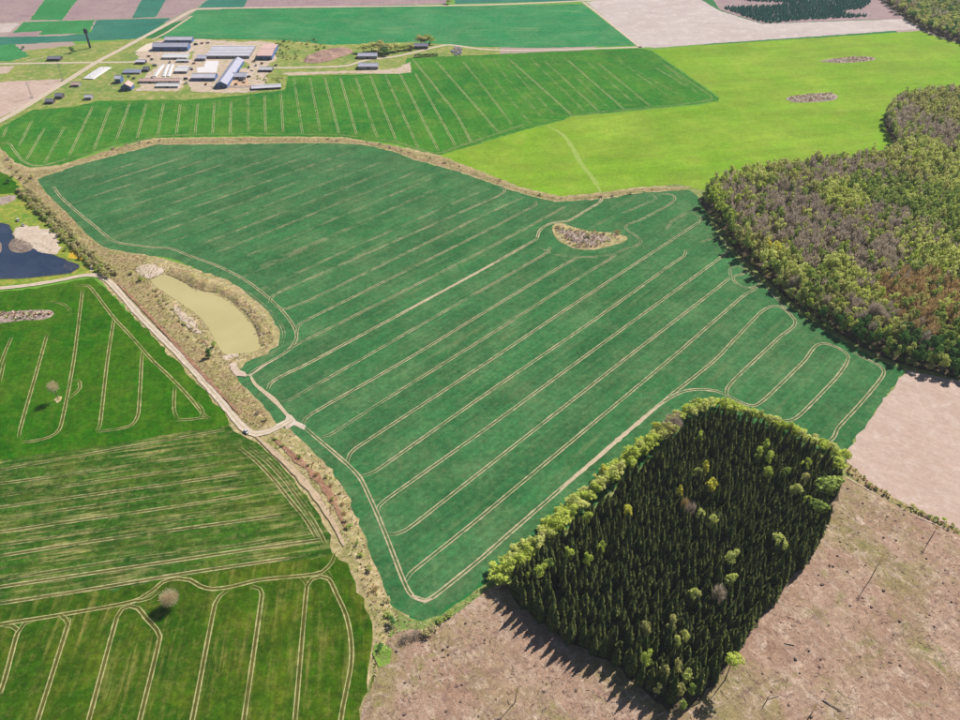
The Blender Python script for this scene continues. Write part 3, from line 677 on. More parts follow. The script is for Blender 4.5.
# prototypes: 1 m wide units scaled per tree
SPR = []
for i in range(6):
    V, F = crown_spruce(100 + i, 16.6 + .4 * (i % 3), 2.5 + .12 * i, 12 + i % 3, 7)
    SPR.append((V, F, mesh_from('spruce_crown', V, F, L['spruce'])))
SPR_TRUNK = [trunk_mesh('spruce_trunk', 16.5, .22, M_BARK, i, 0) for i in range(2)]
BL = {}                                     # (style) -> list of (V,F) at h=16, r=4.5
for i in range(5):
    BL.setdefault('leafy', []).append(crown_leafy(200 + i, 16, 4.6, 4.5, 9, 46, .62))
    BL.setdefault('twiggy', []).append(crown_twiggy(300 + i, 16, 4.4, 4.0, 330, .17))
    BL.setdefault('leafy_lo', []).append(crown_leafy(220 + i, 16, 4.4, 4.5, 7, 20, .98, .6))
    BL.setdefault('twiggy_lo', []).append(crown_twiggy(320 + i, 16, 4.2, 4.0, 120, .30))
    BL.setdefault('shrub', []).append(crown_leafy(400 + i, 3.4, 1.9, .3, 7, 22, .36, .6))
    BL.setdefault('twigshrub', []).append(crown_twiggy(420 + i, 3.4, 1.9, .2, 170, .06))
TWIGGY = ('purple', 'brown', 'pink')
MESH = {}
def crown_me(kind, i, style):
    k = (kind, i, style)
    if k not in MESH:
        V, F = BL[kind][i]; MESH[k] = mesh_from(style + '_' + kind, V, F, L[style])
    return MESH[k]
BL_TRUNK = [trunk_mesh('broadleaf_trunk', 15, .28, M_BARK, 10 + i, 6, .35, 2.8) for i in range(3)]
BIRCH_TRUNK = [trunk_mesh('birch_trunk', 15, .22, M_BIRCH, 20 + i, 6, .4, 2.4) for i in range(2)]
SHRUB_STEM = trunk_mesh('shrub_stem', 2.6, .10, M_BARK, 31, 5, .1, 1.2)
def add_tree(name, xy, h, w, style, label, group=None, birch=False, i=None, z=0.1, category='tree', drop=0.0):
    """broadleaf: h height, w crown radius"""
    i = int(rng.integers(5)) if i is None else i
    kind = 'twiggy' if style in TWIGGY else 'leafy'
    e = empty(name, xy, z, rng.uniform(0, 6.28), (w / 4.5, w / 4.5 * rng.uniform(.9, 1.1), h / 16), label, category, group)
    link('trunk', random.choice(BIRCH_TRUNK if birch else BL_TRUNK), e)
    c_ = link('crown', crown_me(kind, i, style), e)
    c_.location = (0, 0, -drop)
    return e
def add_shrub(xy, h, w, style, label, group=None, z=.15, name='shrub'):
    kind = 'twigshrub' if style in TWIGGY else 'shrub'
    e = empty(name, xy, z, rng.uniform(0, 6.28), (w / 1.9, w / 1.9 * rng.uniform(.85, 1.2), h / 3.4), label, 'shrub', group)
    link('stem', SHRUB_STEM, e)
    link('foliage', crown_me(kind, int(rng.integers(5)), style), e)
    return e
def mass(name, items, label, category, mats, extra_trunks=True):
    """items: (V, F, xy, z, rot, (sx,sy,sz), material index) joined into one stuff mesh"""
    Vs, Fs, Ms, b = [], [], [], 0
    for V, F, xy, z, rot, sc, mi in items:
        c, s = math.cos(rot), math.sin(rot)
        W = V * np.array(sc)
        W = np.c_[W[:, 0] * c - W[:, 1] * s + xy[0], W[:, 0] * s + W[:, 1] * c + xy[1], W[:, 2] + z]
        Vs.append(W); Fs.append(F + b); Ms.append(np.full(len(F), mi)); b += len(V)
    me = mesh_from(name, np.vstack(Vs), np.vstack(Fs), mats, np.concatenate(Ms))
    return link(name, me, None, kind='stuff', label=label, category=category)
def scatter(poly, step, jit, ang=0.0, ground=True):
    lo, hi = poly.min(0), poly.max(0)
    c0 = (lo + hi) / 2; rad = np.hypot(*(hi - lo)) / 2 + step
    g = np.arange(-rad, rad, step)
    X, Y = np.meshgrid(g, g * .92)
    X = X + (np.arange(len(g)) % 2)[:, None] * step / 2
    P = np.c_[X.ravel(), Y.ravel()] + rng.normal(0, jit * step, (X.size, 2))
    c, s = math.cos(ang), math.sin(ang)
    P = np.c_[P[:, 0] * c - P[:, 1] * s, P[:, 0] * s + P[:, 1] * c] + c0
    return P[inside(P, poly)]
def camdist(P): return np.hypot(np.hypot(P[:, 0], P[:, 1]), CAMH)

# ---- spruce block
BLOCK = smooth(GP([(510, 590), (560, 548), (640, 476), (688, 434), (715, 424), (750, 434), (800, 456), (833, 478), (836, 500), (816, 540), (803, 565), (776, 600), (737, 645), (716, 678), (694, 708), (670, 714), (645, 692), (620, 670), (585, 652), (545, 627)]), 4.0, True)
field('forest_floor', BLOCK, M_FLOOR, .80, .9, 4.0, ground=True)
# crowns of broadleaved trees standing among the spruces: px of crown centre, height, radius, style
INNER = [
    (705.5, 471, 17, 3.0, 'gold', 'golden round-headed tree beside the pale one inside the upper spruce block'),
    (696, 475, 16, 2.8, 'pale', 'pale green small tree left of a golden one inside the upper spruce block'),
    (712, 487, 18, 4.2, 'gold', 'largest golden tree in the middle of the spruce block'),
    (680, 495, 16, 2.4, 'gold', 'small golden tree left of the largest golden one among spruces'),
    (627, 514, 17, 3.2, 'gold', 'golden tree among spruces near the left edge of the block'),
    (586, 520, 15, 3.4, 'lime', 'lime green tree just inside the left edge of the spruce block'),
    (699, 440, 16, 2.6, 'lime', 'single lime tree near the upper corner of the spruce block'),
    (757, 456, 18, 3.6, 'lime', 'left crown of the lime green cluster in the upper right of the block'),
    (766, 450, 18, 3.0, 'lime', 'topmost crown of the lime green cluster in the upper right block'),
    (769, 461, 18, 3.8, 'lime', 'right crown of the lime green cluster in the upper right block'),
    (767, 475, 17, 3.0, 'lime', 'lime tree just below the lime cluster among spruces'),
    (786, 476, 17, 3.4, 'green', 'mid green tree right of the lime cluster among spruces'),
    (804, 466, 17, 3.6, 'lime', 'lime tree near the right end of the spruce block beside the hedge'),
    (802, 482, 17, 3.6, 'olive', 'olive tan tree near the right end of the spruce block'),
    (795, 494, 17, 4.4, 'pale', 'wide pale green tree low on the right side of the spruce block'),
    (830, 489, 20, 9.5, 'green', 'huge round green tree at the right corner of the spruce block'),
    (819, 511, 17, 5.6, 'green', 'round green tree below the huge one at the block edge'),
    (806, 503, 15, 2.8, 'lime', 'small lime tree left of the round green edge tree'),
    (840, 466, 14, 5.8, 'lime', 'round lime tree where the block meets the bare field'),
    (601, 549, 17, 2.8, 'lime', 'lime tree standing alone in the spruces left of centre'),
    (587, 562, 17, 3.2, 'lime', 'yellow lime tree below the lone lime one in the spruces'),
    (568, 556, 16, 3.4, 'lime', 'lime tree close to the left hedge of the spruce block'),
    (540, 573, 15, 4.0, 'lime', 'yellow green tree by the left corner of the spruce block'),
    (550, 566, 14, 3.0, 'green', 'green tree next to the yellow one by the left corner'),
    (646, 661, 18, 3.2, 'lime', 'pale lime tree at the front edge above the shadow gap'),
    (670, 625, 18, 3.6, 'olive', 'tan olive tree in the lower middle of the spruce block'),
    (645, 631, 18, 3.0, 'olive', 'tan olive tree left of its twin in the lower spruce block'),
    (676, 646, 17, 2.6, 'pale', 'grey green tree in the lower right of the spruce block'),
    (684, 640, 17, 2.6, 'pale', 'grey green tree right of its twin in the lower block'),
    (731, 560, 17, 4.2, 'pale', 'pale green round tree in the right half of the block'),
    (779, 546, 17, 5.0, 'pale', 'widest pale green tree on the right side of the block'),
    (731, 583, 17, 4.0, 'pale', 'faint grey green tree below the pale round one'),
    (718, 596, 17, 3.6, 'purple', 'bare grey tree in the right half of the spruce block'),
    (692, 597, 17, 3.4, 'pale', 'grey green tree at the head of the clearing in the block'),
    (700, 518, 17, 3.6, 'pale', 'grey green tree in the thin patch at the centre of the block'),
    (712, 524, 17, 3.4, 'pale', 'second grey green tree in the thin patch at block centre'),
    (690, 512, 15, 3.4, 'purple', 'bare pinkish tree in the thin patch at block centre'),
    (684, 507, 15, 2.6, 'brown', 'brownish bare tree above the thin patch at block centre'),
    (665, 675, 15, 3.4, 'olive', 'olive tree in the leafy lower tip of the block, leftmost'),
    (676, 669, 15, 3.2, 'olive', 'olive tree in the leafy lower tip, second from left'),
    (686, 678, 15, 3.4, 'pale', 'greyish tree in the leafy lower tip of the block'),
    (681, 690, 14, 3.2, 'olive', 'olive tree above the lowest corner of the block'),
    (692, 692, 13, 2.8, 'green', 'green tree beside the lowest corner of the block'),
    (684, 706, 10, 2.6, 'green', 'lowest small green tree at the bottom tip of the block'),
    (657, 690, 12, 2.2, 'olive', 'small olive tree on the shaded front of the lower tip'),
]
inner_xy = []
for px, py, h, w, st, lab in INNER:
    xy = G(px, py, h * .68)
    inner_xy.append((xy[0], xy[1], w))
    add_tree('broadleaf_tree', xy, h * 1.12, w, st, lab, 'broadleaved trees inside the spruce block', z=.9, birch=st in ('pale', 'olive'))
P = scatter(BLOCK, 4.55, .2, R(52))
keepm = np.ones(len(P), bool)
for x, y, w in inner_xy: keepm &= np.hypot(P[:, 0] - x, P[:, 1] - y) > w * .62 + .8
P = P[keepm]
gapz = np.array([fbm(x, y, .03, 12.5) for x, y in P])
P = P[(gapz < .62) | (rng.random(len(P)) < .55)]
P = P[np.argsort(camdist(P))]
hts = np.array([1.0 + .14 * fbm(x, y, .05, 3.3) for x, y in P]) * rng.normal(1, .13, len(P))
n_ind = 300
for k in range(min(n_ind, len(P))):
    i = int(rng.integers(6))
    w = rng.uniform(.85, 1.15)
    edge = dist_poly(P[k:k + 1], BLOCK)[0] < 3.4
    e = empty('spruce_tree', P[k], .9, rng.uniform(0, 6.28), (w, w, hts[k]), 'dark spruce on the outer edge of the nearer half of the block' if edge else 'dark spruce inside the nearer half of the dense block', 'tree', 'spruces on the near edge of the block' if edge else 'spruces inside the nearer half of the block')
    link('trunk', SPR_TRUNK[k % 2], e)
    link('crown', SPR[i][2], e)
items = []
for k in range(n_ind, len(P)):
    i = int(rng.integers(6)); w = rng.uniform(.85, 1.15)
    items.append((SPR[i][0], SPR[i][1], P[k], .9, rng.uniform(0, 6.28), (w, w, hts[k]), 0))
print('spruces', len(P))
mass('spruce_wood', items, 'dense dark spruce rows in the farther part of the block', 'wood', [L['spruce']])

# ---- leafy hedge of the block's field side
EDGE = smooth(GP([(498, 583), (520, 560), (560, 524), (600, 488), (640, 455), (672, 428), (692, 414), (704, 410), (722, 411), (745, 419), (770, 429), (800, 442), (822, 452), (842, 464)]), 3.6)
e_st = ['lime', 'pale', 'green', 'pale', 'olive', 'lime', 'pale']
for row, (o, hh, ww, pr) in enumerate(((-4.4, 6.0, 3.0, .85), (-1.0, 9.0, 3.8, .95), (3.0, 12, 4.2, .85))):
    t = np.gradient(EDGE, axis=0); t /= np.hypot(*t.T)[:, None]
    nrm = np.c_[t[:, 1], -t[:, 0]]
    Q = EDGE + nrm * o + rng.normal(0, .8, EDGE.shape)
    for k, q in enumerate(Q):
        if rng.random() > pr: continue
        f = k / len(Q)
        n_ = fbm(q[0], q[1], .06, 5.5)
        st = 'lime' if n_ > .12 else ('pale' if n_ > -.25 else random.choice(['olive', 'pale', 'lime']))
        if .54 < f < .62: st = random.choice(['purple', 'pale', 'olive'])
        if f in (): pass
        side = 'left' if f < .56 else 'upper'
        add_tree('hedge_tree', q, hh * rng.uniform(.75, 1.25), ww * rng.uniform(.8, 1.25), st,
                 {'left': 'low leafy tree in the pale green hedge along the left flank of the spruce block', 'upper': 'low leafy tree in the pale green hedge along the top of the spruce block'}[side],
                 'hedge trees along the ' + side + ' side of the spruce block', z=.3)
for px, py in ((604, 472), (655, 428)):
    add_tree('hedge_tree', G(px, py + 6), 10, 3.4, 'gold', 'golden hedge tree on the left flank of the block, ' + ('lower' if px < 620 else 'upper') + ' of two', 'golden hedge trees', z=.3)
for k in range(9):
    q = G(*[(505, 585), (512, 590), (518, 580), (528, 585), (500, 590), (522, 572), (535, 590), (530, 570), (512, 575)][k])
    add_tree('corner_tree', q, rng.uniform(7, 11), rng.uniform(2.4, 3.4), ['olive', 'pale', 'green', 'lime'][k % 4], 'small leafy tree at the left corner of the spruce block beside the clearing', 'small trees at the left corner of the block', z=.3)

# ---- wood on the right
WOOD = smooth(GP([(702, 199), (740, 180), (800, 172), (850, 166), (889, 158), (894, 146), (884, 122), (896, 105), (925, 99), (965, 98), (1060, 98), (1060, 415), (960, 380), (896, 363), (862, 347), (832, 330), (802, 310), (772, 285), (737, 252), (717, 222)]), 8.0, True)
field('forest_floor', WOOD, M_FLOOR, .22, .6, ground=True)
road('verge', [(698, 192), (715, 222), (735, 252), (771, 286), (801, 311), (831, 331), (862, 348), (895, 363), (960, 380)], 9, M_VERGE_G, .118, .15)
ZONES = [  # px, py, radius px, style
    (705, 195, 22, 'lime'), (725, 225, 16, 'green'), (745, 245, 14, 'olive'), (745, 205, 22, 'purple'), (780, 205, 34, 'purple'), (800, 235, 30, 'purple'), (840, 240, 30, 'purple'), (870, 255, 26, 'purple'), (765, 222, 16, 'purple'), (900, 225, 20, 'purple'),
    (770, 249, 5, 'gold'), (790, 180, 18, 'olive'), (840, 195, 22, 'pale'), (880, 190, 22, 'green'), (920, 205, 26, 'green'), (850, 215, 14, 'olive'), (790, 268, 18, 'pale'), (820, 285, 18, 'green'), (845, 275, 18, 'pale'), (835, 300, 14, 'olive'), (870, 300, 14, 'pale'),
    (905, 290, 22, 'brown'), (940, 305, 22, 'brown'), (920, 320, 18, 'brown'), (882, 315, 14, 'purple'), (855, 310, 10, 'purple'), (930, 250, 24, 'pale'), (950, 330, 16, 'green'), (915, 345, 16, 'dark'), (955, 355, 14, 'dark'), (875, 335, 12, 'dark'), (830, 318, 9, 'dark'), (890, 330, 12, 'olive'),
    (905, 125, 30, 'purple'), (940, 110, 20, 'olive'), (925, 150, 22, 'pale'), (890, 165, 20, 'olive'), (950, 175, 24, 'pale'), (760, 182, 16, 'pale'), (820, 172, 20, 'purple'), (870, 172, 18, 'purple')]
ZG = [(G(a, b, 11), r_ / 750.0, st) for a, b, r_, st in ZONES]
def zone(xy):
    d = math.hypot(math.hypot(*xy), CAMH)
    best, bs = 9, 'olive'
    for g, r_, st in ZG:
        q = math.hypot(*(g - xy) * [1, .6]) / (r_ * d)
        q *= rng.uniform(.75, 1.3)
        if q < best: best, bs = q, st
    if best > 1.7: return random.choice(['pale', 'olive', 'purple', 'green', 'olive', 'purple'])
    if bs != 'gold' and rng.random() < .34: return random.choice(['pale', 'green', 'lime', 'purple', 'green', 'olive'])
    return bs
P = scatter(WOOD, 5.9, .24, R(20))
P = P[np.argsort(camdist(P))]
STY = ['lime', 'green', 'pale', 'gold', 'olive', 'purple', 'brown', 'dark', 'pink']
WORDS = {'lime': 'lime green leafing', 'green': 'mid green leafing', 'pale': 'pale grey-green leafing', 'gold': 'golden', 'olive': 'olive half-leafed', 'purple': 'bare purple-grey', 'brown': 'bare orange-brown', 'dark': 'dark green'}
items = []
dW = dist_poly(P, WOOD)
for k, q in enumerate(P):
    st = zone(q)
    if dW[k] < 8 and st == 'purple' and rng.random() < .6: st = random.choice(['green', 'olive', 'pale'])
    h = rng.normal(18.5, 2.6); w = rng.uniform(2.7, 4.5)
    if k < 300:
        add_tree('broadleaf_tree', q, h, w, st, WORDS[st] + ' tree in the front rows of the right-hand wood facing the fields', WORDS[st] + ' trees in the front of the wood', z=.2, birch=st == 'pale', drop=2.6 if dW[k] < 10 else 0.0)
    else:
        V, F = BL['twiggy_lo' if st in TWIGGY else 'leafy_lo'][int(rng.integers(5))]
        items.append((V, F, q, .2, rng.uniform(0, 6.28), (w / 4.3, w / 4.3, h / 16), STY.index(st)))
print('wood trees', len(P))
mass('broadleaf_wood', items, 'mixed leafing and bare trees filling the rear of the right-hand wood', 'wood', [L[s] for s in STY])
for px, py, h, lab in ((770, 247, 13, 'bright yellow round tree on the field edge of the right wood'),):
    add_tree('broadleaf_tree', G(px, py, 9), h, 4.6, 'gold', lab, z=.2)
for px, py, lab in ((922, 262, 'small dark spruce poking up alone in the right wood'), (941, 280, 'taller dark spruce left of a pair in the right wood'), (938, 290, 'lower dark spruce beside a taller one in the right wood'), (957, 272, 'dark spruce at the right picture edge in the wood'), (949, 238, 'dark spruce in the upper right of the wood'), (878, 190, 'dark green spruce in the bright green part of the wood'), (905, 193, 'dark green spruce right of another in the bright green part')):
    e = empty('spruce_tree', G(px, py, 14), .2, rng.uniform(0, 6), (1.5, 1.5, .98), lab, 'tree', 'lone spruces in the right wood')
    link('trunk', SPR_TRUNK[0], e); link('crown', SPR[int(rng.integers(6))][2], e)
# shrubs along the wood's foot
for k, (px, py) in enumerate(((806, 316), (811, 320), (817, 323), (824, 327), (830, 331))):
    add_shrub(G(px, py), 4, 3.2, 'green', 'bright green bush at the foot of the right wood beside the field', 'bushes at the foot of the right wood')

WE = smooth(GP([(701, 197), (716, 222), (736, 252), (771, 285), (801, 310), (831, 330), (862, 347), (896, 363), (960, 380)]), 5.5)
for q in WE:
    if rng.random() < .25: continue
    add_shrub(q + rng.normal(0, 1.2, 2) + [2.5, 1.5], rng.uniform(3.5, 6.5), rng.uniform(2.4, 3.6), random.choice(['green', 'olive', 'lime', 'dark', 'pale']), 'bush fringing the foot of the right wood along the field edge', 'bushes fringing the right wood')
# ---- far wood, upper right, and young plantation
FARW = GP([(874, -8), (892, 9), (921, 29), (966, 46), (1060, 74), (1060, -8)])
P = scatter(FARW, 9.5, .2)
items = []
for q in P:
    st = random.choice(['olive', 'pale', 'green', 'purple', 'olive', 'dark', 'green'])
    V, F = BL['twiggy_lo' if st in TWIGGY else 'leafy_lo'][int(rng.integers(5))]
    items.append((V, F, q, .2, rng.uniform(0, 6.28), (1.35, 1.35, rng.normal(1.08, .1)), STY.index(st)))
field('forest_floor', FARW, M_FLOOR, .2, .6, ground=True)
mass('far_wood', items, 'hazy far-off wood in the upper right corner', 'wood', [L[s] for s in STY])
print('far wood', len(P))
PLANT = GP([(722, 8), (735, 7.5), (775, 6), (790, 3), (745, 1), (735, -8), (872, -8), (870, 3), (862, 9), (842, 11), (846, 14), (870, 16.5), (845, 18), (800, 20), (770, 23.5), (757, 21)])
P = scatter(PLANT, 6.0, .12, azim((728, 8), (770, 23)))
V0, F0 = crown_spruce(77, 6, 2.4, 5, 6)
N_ = leafmat('young_conifer_needles', C(44, 96, 88), C(54, 106, 92), C(64, 112, 90), .05, .1)
mass('young_plantation', [(V0, F0, q, .2, rng.uniform(0, 6), (1, 1, rng.uniform(.8, 1.2)), 0) for q in P], 'blue-green young conifer plantation in rows on far purple soil', 'plantation', [N_])
print('plantation', len(P))

# ---- hedge between the lake and the big field
HED = smooth(GP([(24, 190), (40, 207), (60, 226), (80, 248), (98, 265), (114, 276)]), 3.6)
tt = np.gradient(HED, axis=0); tt /= np.hypot(*tt.T)[:, None]
for o, pr, lab in ((-4.2, .97, 'grey-olive shrub in the hedge row on the lake side of the ditch'), (2.6, .92, 'grey-olive shrub in the hedge row on the big field side of the ditch')):
    for q, t_ in zip(HED, tt):
        if rng.random() > pr: continue
        q = q + np.array([t_[1], -t_[0]]) * (o + rng.normal(0, .8)) * -1 + rng.normal(0, .5, 2)
        add_shrub(q, rng.uniform(3.2, 5.4), rng.uniform(2.6, 3.8), random.choice(['hedge', 'hedge', 'olive', 'hedge', 'green' if o < 0 else 'hedge']), lab, lab[19:])
for px, py in ((8, 160), (12, 168), (18, 172), (22, 178), (28, 182), (14, 176), (33, 178)):
    add_shrub(G(px, py), rng.uniform(2.5, 4), rng.uniform(2, 3), random.choice(['hedge', 'purple', 'olive']), 'shrub where the boundary strip meets the ditch hedge by the left edge', 'shrubs at the ditch corner')
# shrubs along the boundary strip
STRIP = smooth(GP([(60, 170), (100, 153), (140, 143), (240, 140), (340, 140), (380, 145), (420, 156), (460, 166), (500, 180), (540, 195), (600, 197), (660, 188)]), 14)
for q in STRIP:
    if rng.random() < .55: continue
    add_shrub(q + rng.normal(0, 2.0, 2), rng.uniform(1.2, 2.8), rng.uniform(1.4, 2.6), random.choice(['hedge', 'purple', 'olive']), 'low shrub on the brown strip between the big field and those beyond', 'shrubs on the brown boundary strip')
# shrubs around ditch and pond
for px, py, h, w, st, lab in (
    (141, 281, 4, 3.2, 'green', 'green bush at the upper end of the khaki pond'), (132, 274, 3, 2.4, 'olive', 'olive bush above the khaki pond near the road bend'),
    (214, 347, 4, 2.4, 'green', 'green bush on the pond bank above the dark one'), (209, 358, 3, 2.6, 'dark', 'low dark bush beside the road below the pond'),
    (258, 414, 2.4, 2.0, 'purple', 'bare bush beside the access road bend'), (266, 420, 2.2, 1.8, 'hedge', 'bush in the ditch above the access road'),
    (392, 624, 4.0, 2.4, 'dark', 'dark bush where ditch and clearing meet'), (380, 648, 2.0, 2.2, 'dark', 'dark bush on the bright green spot by the clearing'),
    (406, 640, 3.4, 3.0, 'purple', 'bare purple bush at the field tip, leftmost of the row'), (416, 637, 3.6, 3.0, 'purple', 'bare purple bush at the field tip, second of the row'),
    (425, 635, 3.8, 3.0, 'hedge', 'olive bush at the field tip casting dark shadow'), (433, 631, 3.8, 3.2, 'hedge', 'olive bush right of its twin at the field tip'), (442, 621, 2.4, 2.6, 'green', 'green bush on the edge between field tip and clearing'), (450, 615, 2.0, 2.4, 'green', 'small green bush uphill of the green one by the clearing'),
    (587, 238, 4.4, 3.0, 'hedge', 'leafless grey bush in the middle of the stony islet'), (583, 243, 3.6, 2.4, 'purple', 'small bare bush on the front of the stony islet'), (617, 234, 3.4, 3.2, 'brown', 'brown bush at the right end of the stony islet'),
    (36.5, 213.5, 3.0, 2.0, 'dark', 'small dark bush alone in the meadow above the lake beach'), (66, 250, 3.0, 2.6, 'green', 'green bush between lake beach and yellow flowers'), (8, 183, 4, 3.4, 'dark', 'dark bush at the top of the yellow meadow')):
    add_shrub(G(px, py), h, w, st, lab, z=.4)
add_tree('broadleaf_tree', G(209.5, 357), 10, 2.7, 'dark', 'upright dark green tree with black shadow at the near end of the khaki pond', z=.4, drop=2.5)
# roadside ditch shrubs
for px, py in ((275, 440), (285, 446), (298, 458), (310, 466), (318, 476), (330, 486), (338, 494), (342, 505), (346, 514), (351, 528), (356, 545), (362, 556), (368, 570), (376, 590), (384, 602), (388, 616), (334, 500), (326, 478), (344, 522)):
    add_shrub(G(px + rng.uniform(-2, 2), py), rng.uniform(1.2, 2.6), rng.uniform(1.3, 2.4), random.choice(['hedge', 'olive', 'green', 'brown']), 'low shrub in the dry ditch between the streaky field and the big field', 'shrubs in the lower ditch', z=.3)
for k in range(26):
    f = rng.random(); px, py = 150 + f * 60, 290 + f * 62
    add_shrub(G(px + rng.uniform(-4, 6), py + rng.uniform(-4, 4)), rng.uniform(.9, 2), rng.uniform(1, 2), random.choice(['hedge', 'olive', 'brown']), 'low scrub bush on the bank between the road and the khaki pond', 'scrub on the pond bank', z=.3)
for k, (px, py) in enumerate(((869, 486), (884, 494), (900, 505), (912, 508), (922, 514), (930, 518), (936, 519), (944, 522), (952, 526))):
    add_shrub(G(px, py), rng.uniform(1.4, 3), rng.uniform(1.4, 2.2), random.choice(['green', 'olive', 'lime']), 'small shrub on the bank between the clearing and the bare field', 'shrubs on the bank below the bare field', z=.3)
field('grass', GP([(378, 645), (390, 644), (394, 652), (388, 662), (380, 668), (377, 655)]), soilmat('bright_green_grass', C(118, 160, 58), C(140, 170, 70), C(160, 168, 100), None, .15, .3), .5, 1.3, smoothed=True, ground=True)
field('flowers', GP([(70, 252), (76, 247), (83, 256), (82, 261), (74, 259), (68, 258)]), plain('yellow_flowers', C(222, 186, 44), .9, .2, .5), .2, .5, smoothed=True, ground=True)

# ---- single trees
def fine_tree(name, xy, h, r_, zb, style, label, n=1500):
    e = empty(name, xy, .1, 1.0, (1, 1, 1), label, 'tree')
    link('trunk', trunk_mesh('trunk', h * .85, .26, M_BARK, 8, 9, .3, r_ * .6), e)
    V, F = crown_twiggy(int(h * 10), h, r_, zb, n, .055, .17)
    link('crown', mesh_from('fine_twigs', V, F, L[style]), e)
fine_tree('blossom_tree', G(172, 605), 11.0, 4.8, 1.6, 'pink', 'pale pink twiggy round tree alone in the lower left field')
fine_tree('bare_tree', G(58.5, 399.5), 15.5, 4.0, 7.5, 'pink', 'bare reddish round-topped tree on a tall trunk in the left field', 800)
patch('waste_ground', [(54, 400), (58, 396), (62, 397), (61.5, 401), (57, 403)], M_VERGE, 1.5, .3, .16)
for px, py, h, lab in ((870.5, 579, 19, 'tall thin bare tree left standing on the clearing, with dark crown shadow'), (929, 541, 13, 'thin bare tree left standing near the bank on the clearing'), (515, 703, 13, 'thin pale bare tree left standing left of the toothed shadow'), (806, 722, 15, 'thin bare tree on the clearing at the bottom picture edge'), (766, 702, 6, 'short broken bare trunk on the clearing below the block')):
    e = empty('bare_tree', G(px, py), .3, rng.uniform(0, 6), (1, 1, 1), lab, 'tree')
    q = Geo(); q.tube((0, 0, -.2), (.2, .1, h * .6), .26, .18, 6); q.tube((.2, .1, h * .6), (.1, .3, h), .18, .05, 5)
    link('trunk', q.mesh('bare_trunk', M_DARKBARK), e)
    if h > 10:
        V, F = crown_twiggy(int(px), h * 1.03, 1.5, h * .74, 60, .07)
        link('crown', mesh_from('bare_twigs', V, F, L['brown']), e)
e = empty('broadleaf_tree', G(725, 680), .3, 1.0, (1, 1, 1), 'bright green tree on a bare stem at the block edge beside the clearing', 'tree')
link('trunk', trunk_mesh('stem', 20, .3, M_DARKBARK, 5, 5, .6, 2.5), e)
V, F = crown_leafy(990, 23, 4.6, 12, 9, 46, .6); link('crown', mesh_from('green_crown', V, F, L['lime']), e)

# ---- clearing: stumps, sticks
stump = Geo()
pr = [(.55 * math.cos(a) * random.uniform(.8, 1.25), .55 * math.sin(a) * random.uniform(.8, 1.25)) for a in np.linspace(0, 6.283, 9)[:-1]]
stump.add([(x * 1.5, y * 1.5, -.1) for x, y in pr] + [(x, y, .55) for x, y in pr], [(k, (k + 1) % 8, 8 + (k + 1) % 8, 8 + k) for k in range(8)], 0)
stump.add([(x, y, .553) for x, y in pr], [tuple(range(8))], 1)
st_me = stump.mesh('stump', [plain('dark_stump_bark', C(74, 58, 52), .95, .3, 2), plain('weathered_stump_top', C(128, 104, 92), .9, .2, 3)])
CL = scatter(clear_poly, 5.5, .45)
okc = (~inside(CL, BLOCK)) & (dist_poly(CL, BLOCK) > 6) & (dist_poly(CL, clear_poly) > 5)
CL = CL[okc]; CL = CL[rng.permutation(len(CL))]
for q in CL[:170]:
    o = link('tree_stump', st_me, None, label='dark low stump left on the clear-felled ground', category='stump', group='stumps on the clearing')
    o.location = (q[0], q[1], .35); s_ = rng.uniform(.5, 1.1); o.scale = (s_, s_, s_); o.rotation_euler = (0, 0, rng.uniform(0, 6.28))
def sticks(name, pts, lmin, lmax, w, mats, label, zoff=.35, upright=.12):
    n = len(pts)
    a = rng.uniform(0, 6.28, n); d = np.c_[np.cos(a), np.sin(a), rng.normal(0, upright, n)]
    l = rng.uniform(lmin, lmax, n)[:, None] / 2; ww = w * rng.uniform(.5, 1.5, n)[:, None]
    c = np.c_[pts, rng.uniform(zoff, zoff + .4, n)]
    s_ = np.c_[-d[:, 1], d[:, 0], np.zeros(n)] * ww; up = np.array([0, 0, 1]) * ww * 1.6
    V = np.stack([c - d*l - s_, c - d*l + s_, c - d*l + up, c + d*l - s_, c + d*l + s_, c + d*l + up], 1).reshape(-1, 3)
    b = (np.arange(n) * 6)[:, None, None]
    F = (b + np.array([[0, 3, 5, 2], [1, 2, 5, 4], [0, 1, 4, 3]])[None]).reshape(-1, 4)
    return link(name, mesh_from(name, V, F, mats, np.repeat(rng.integers(0, len(mats), n), 3)), None, kind='stuff', label=label, category='debris')
D = scatter(clear_poly, 2.6, .5)
D = D[(~inside(D, BLOCK)) & (dist_poly(D, clear_poly) > 4)]
dz = np.array([fbm(x, y, .035, 44) for x, y in D])
D = D[(dz > -.05) | (rng.random(len(D)) < .35)]
print('debris', len(D))
sticks('logging_debris', D, .6, 2.4, .075, [plain('pale_dead_wood', C(222, 196, 178), .9, .2, 1), plain('brown_dead_wood', C(160, 128, 110), .9, .2, 1), plain('grey_dead_wood', C(190, 168, 158), .9, .2, 1), plain('pinkish_dead_wood', C(212, 178, 160), .9, .2, 1), plain('dark_dead_wood', C(110, 88, 80), .9, .2, 1)], 'scattered dead branches and brash over the clear-felled ground')
M_LOG = plain('weathered_log', C(206, 182, 166), .9, .15, 1)
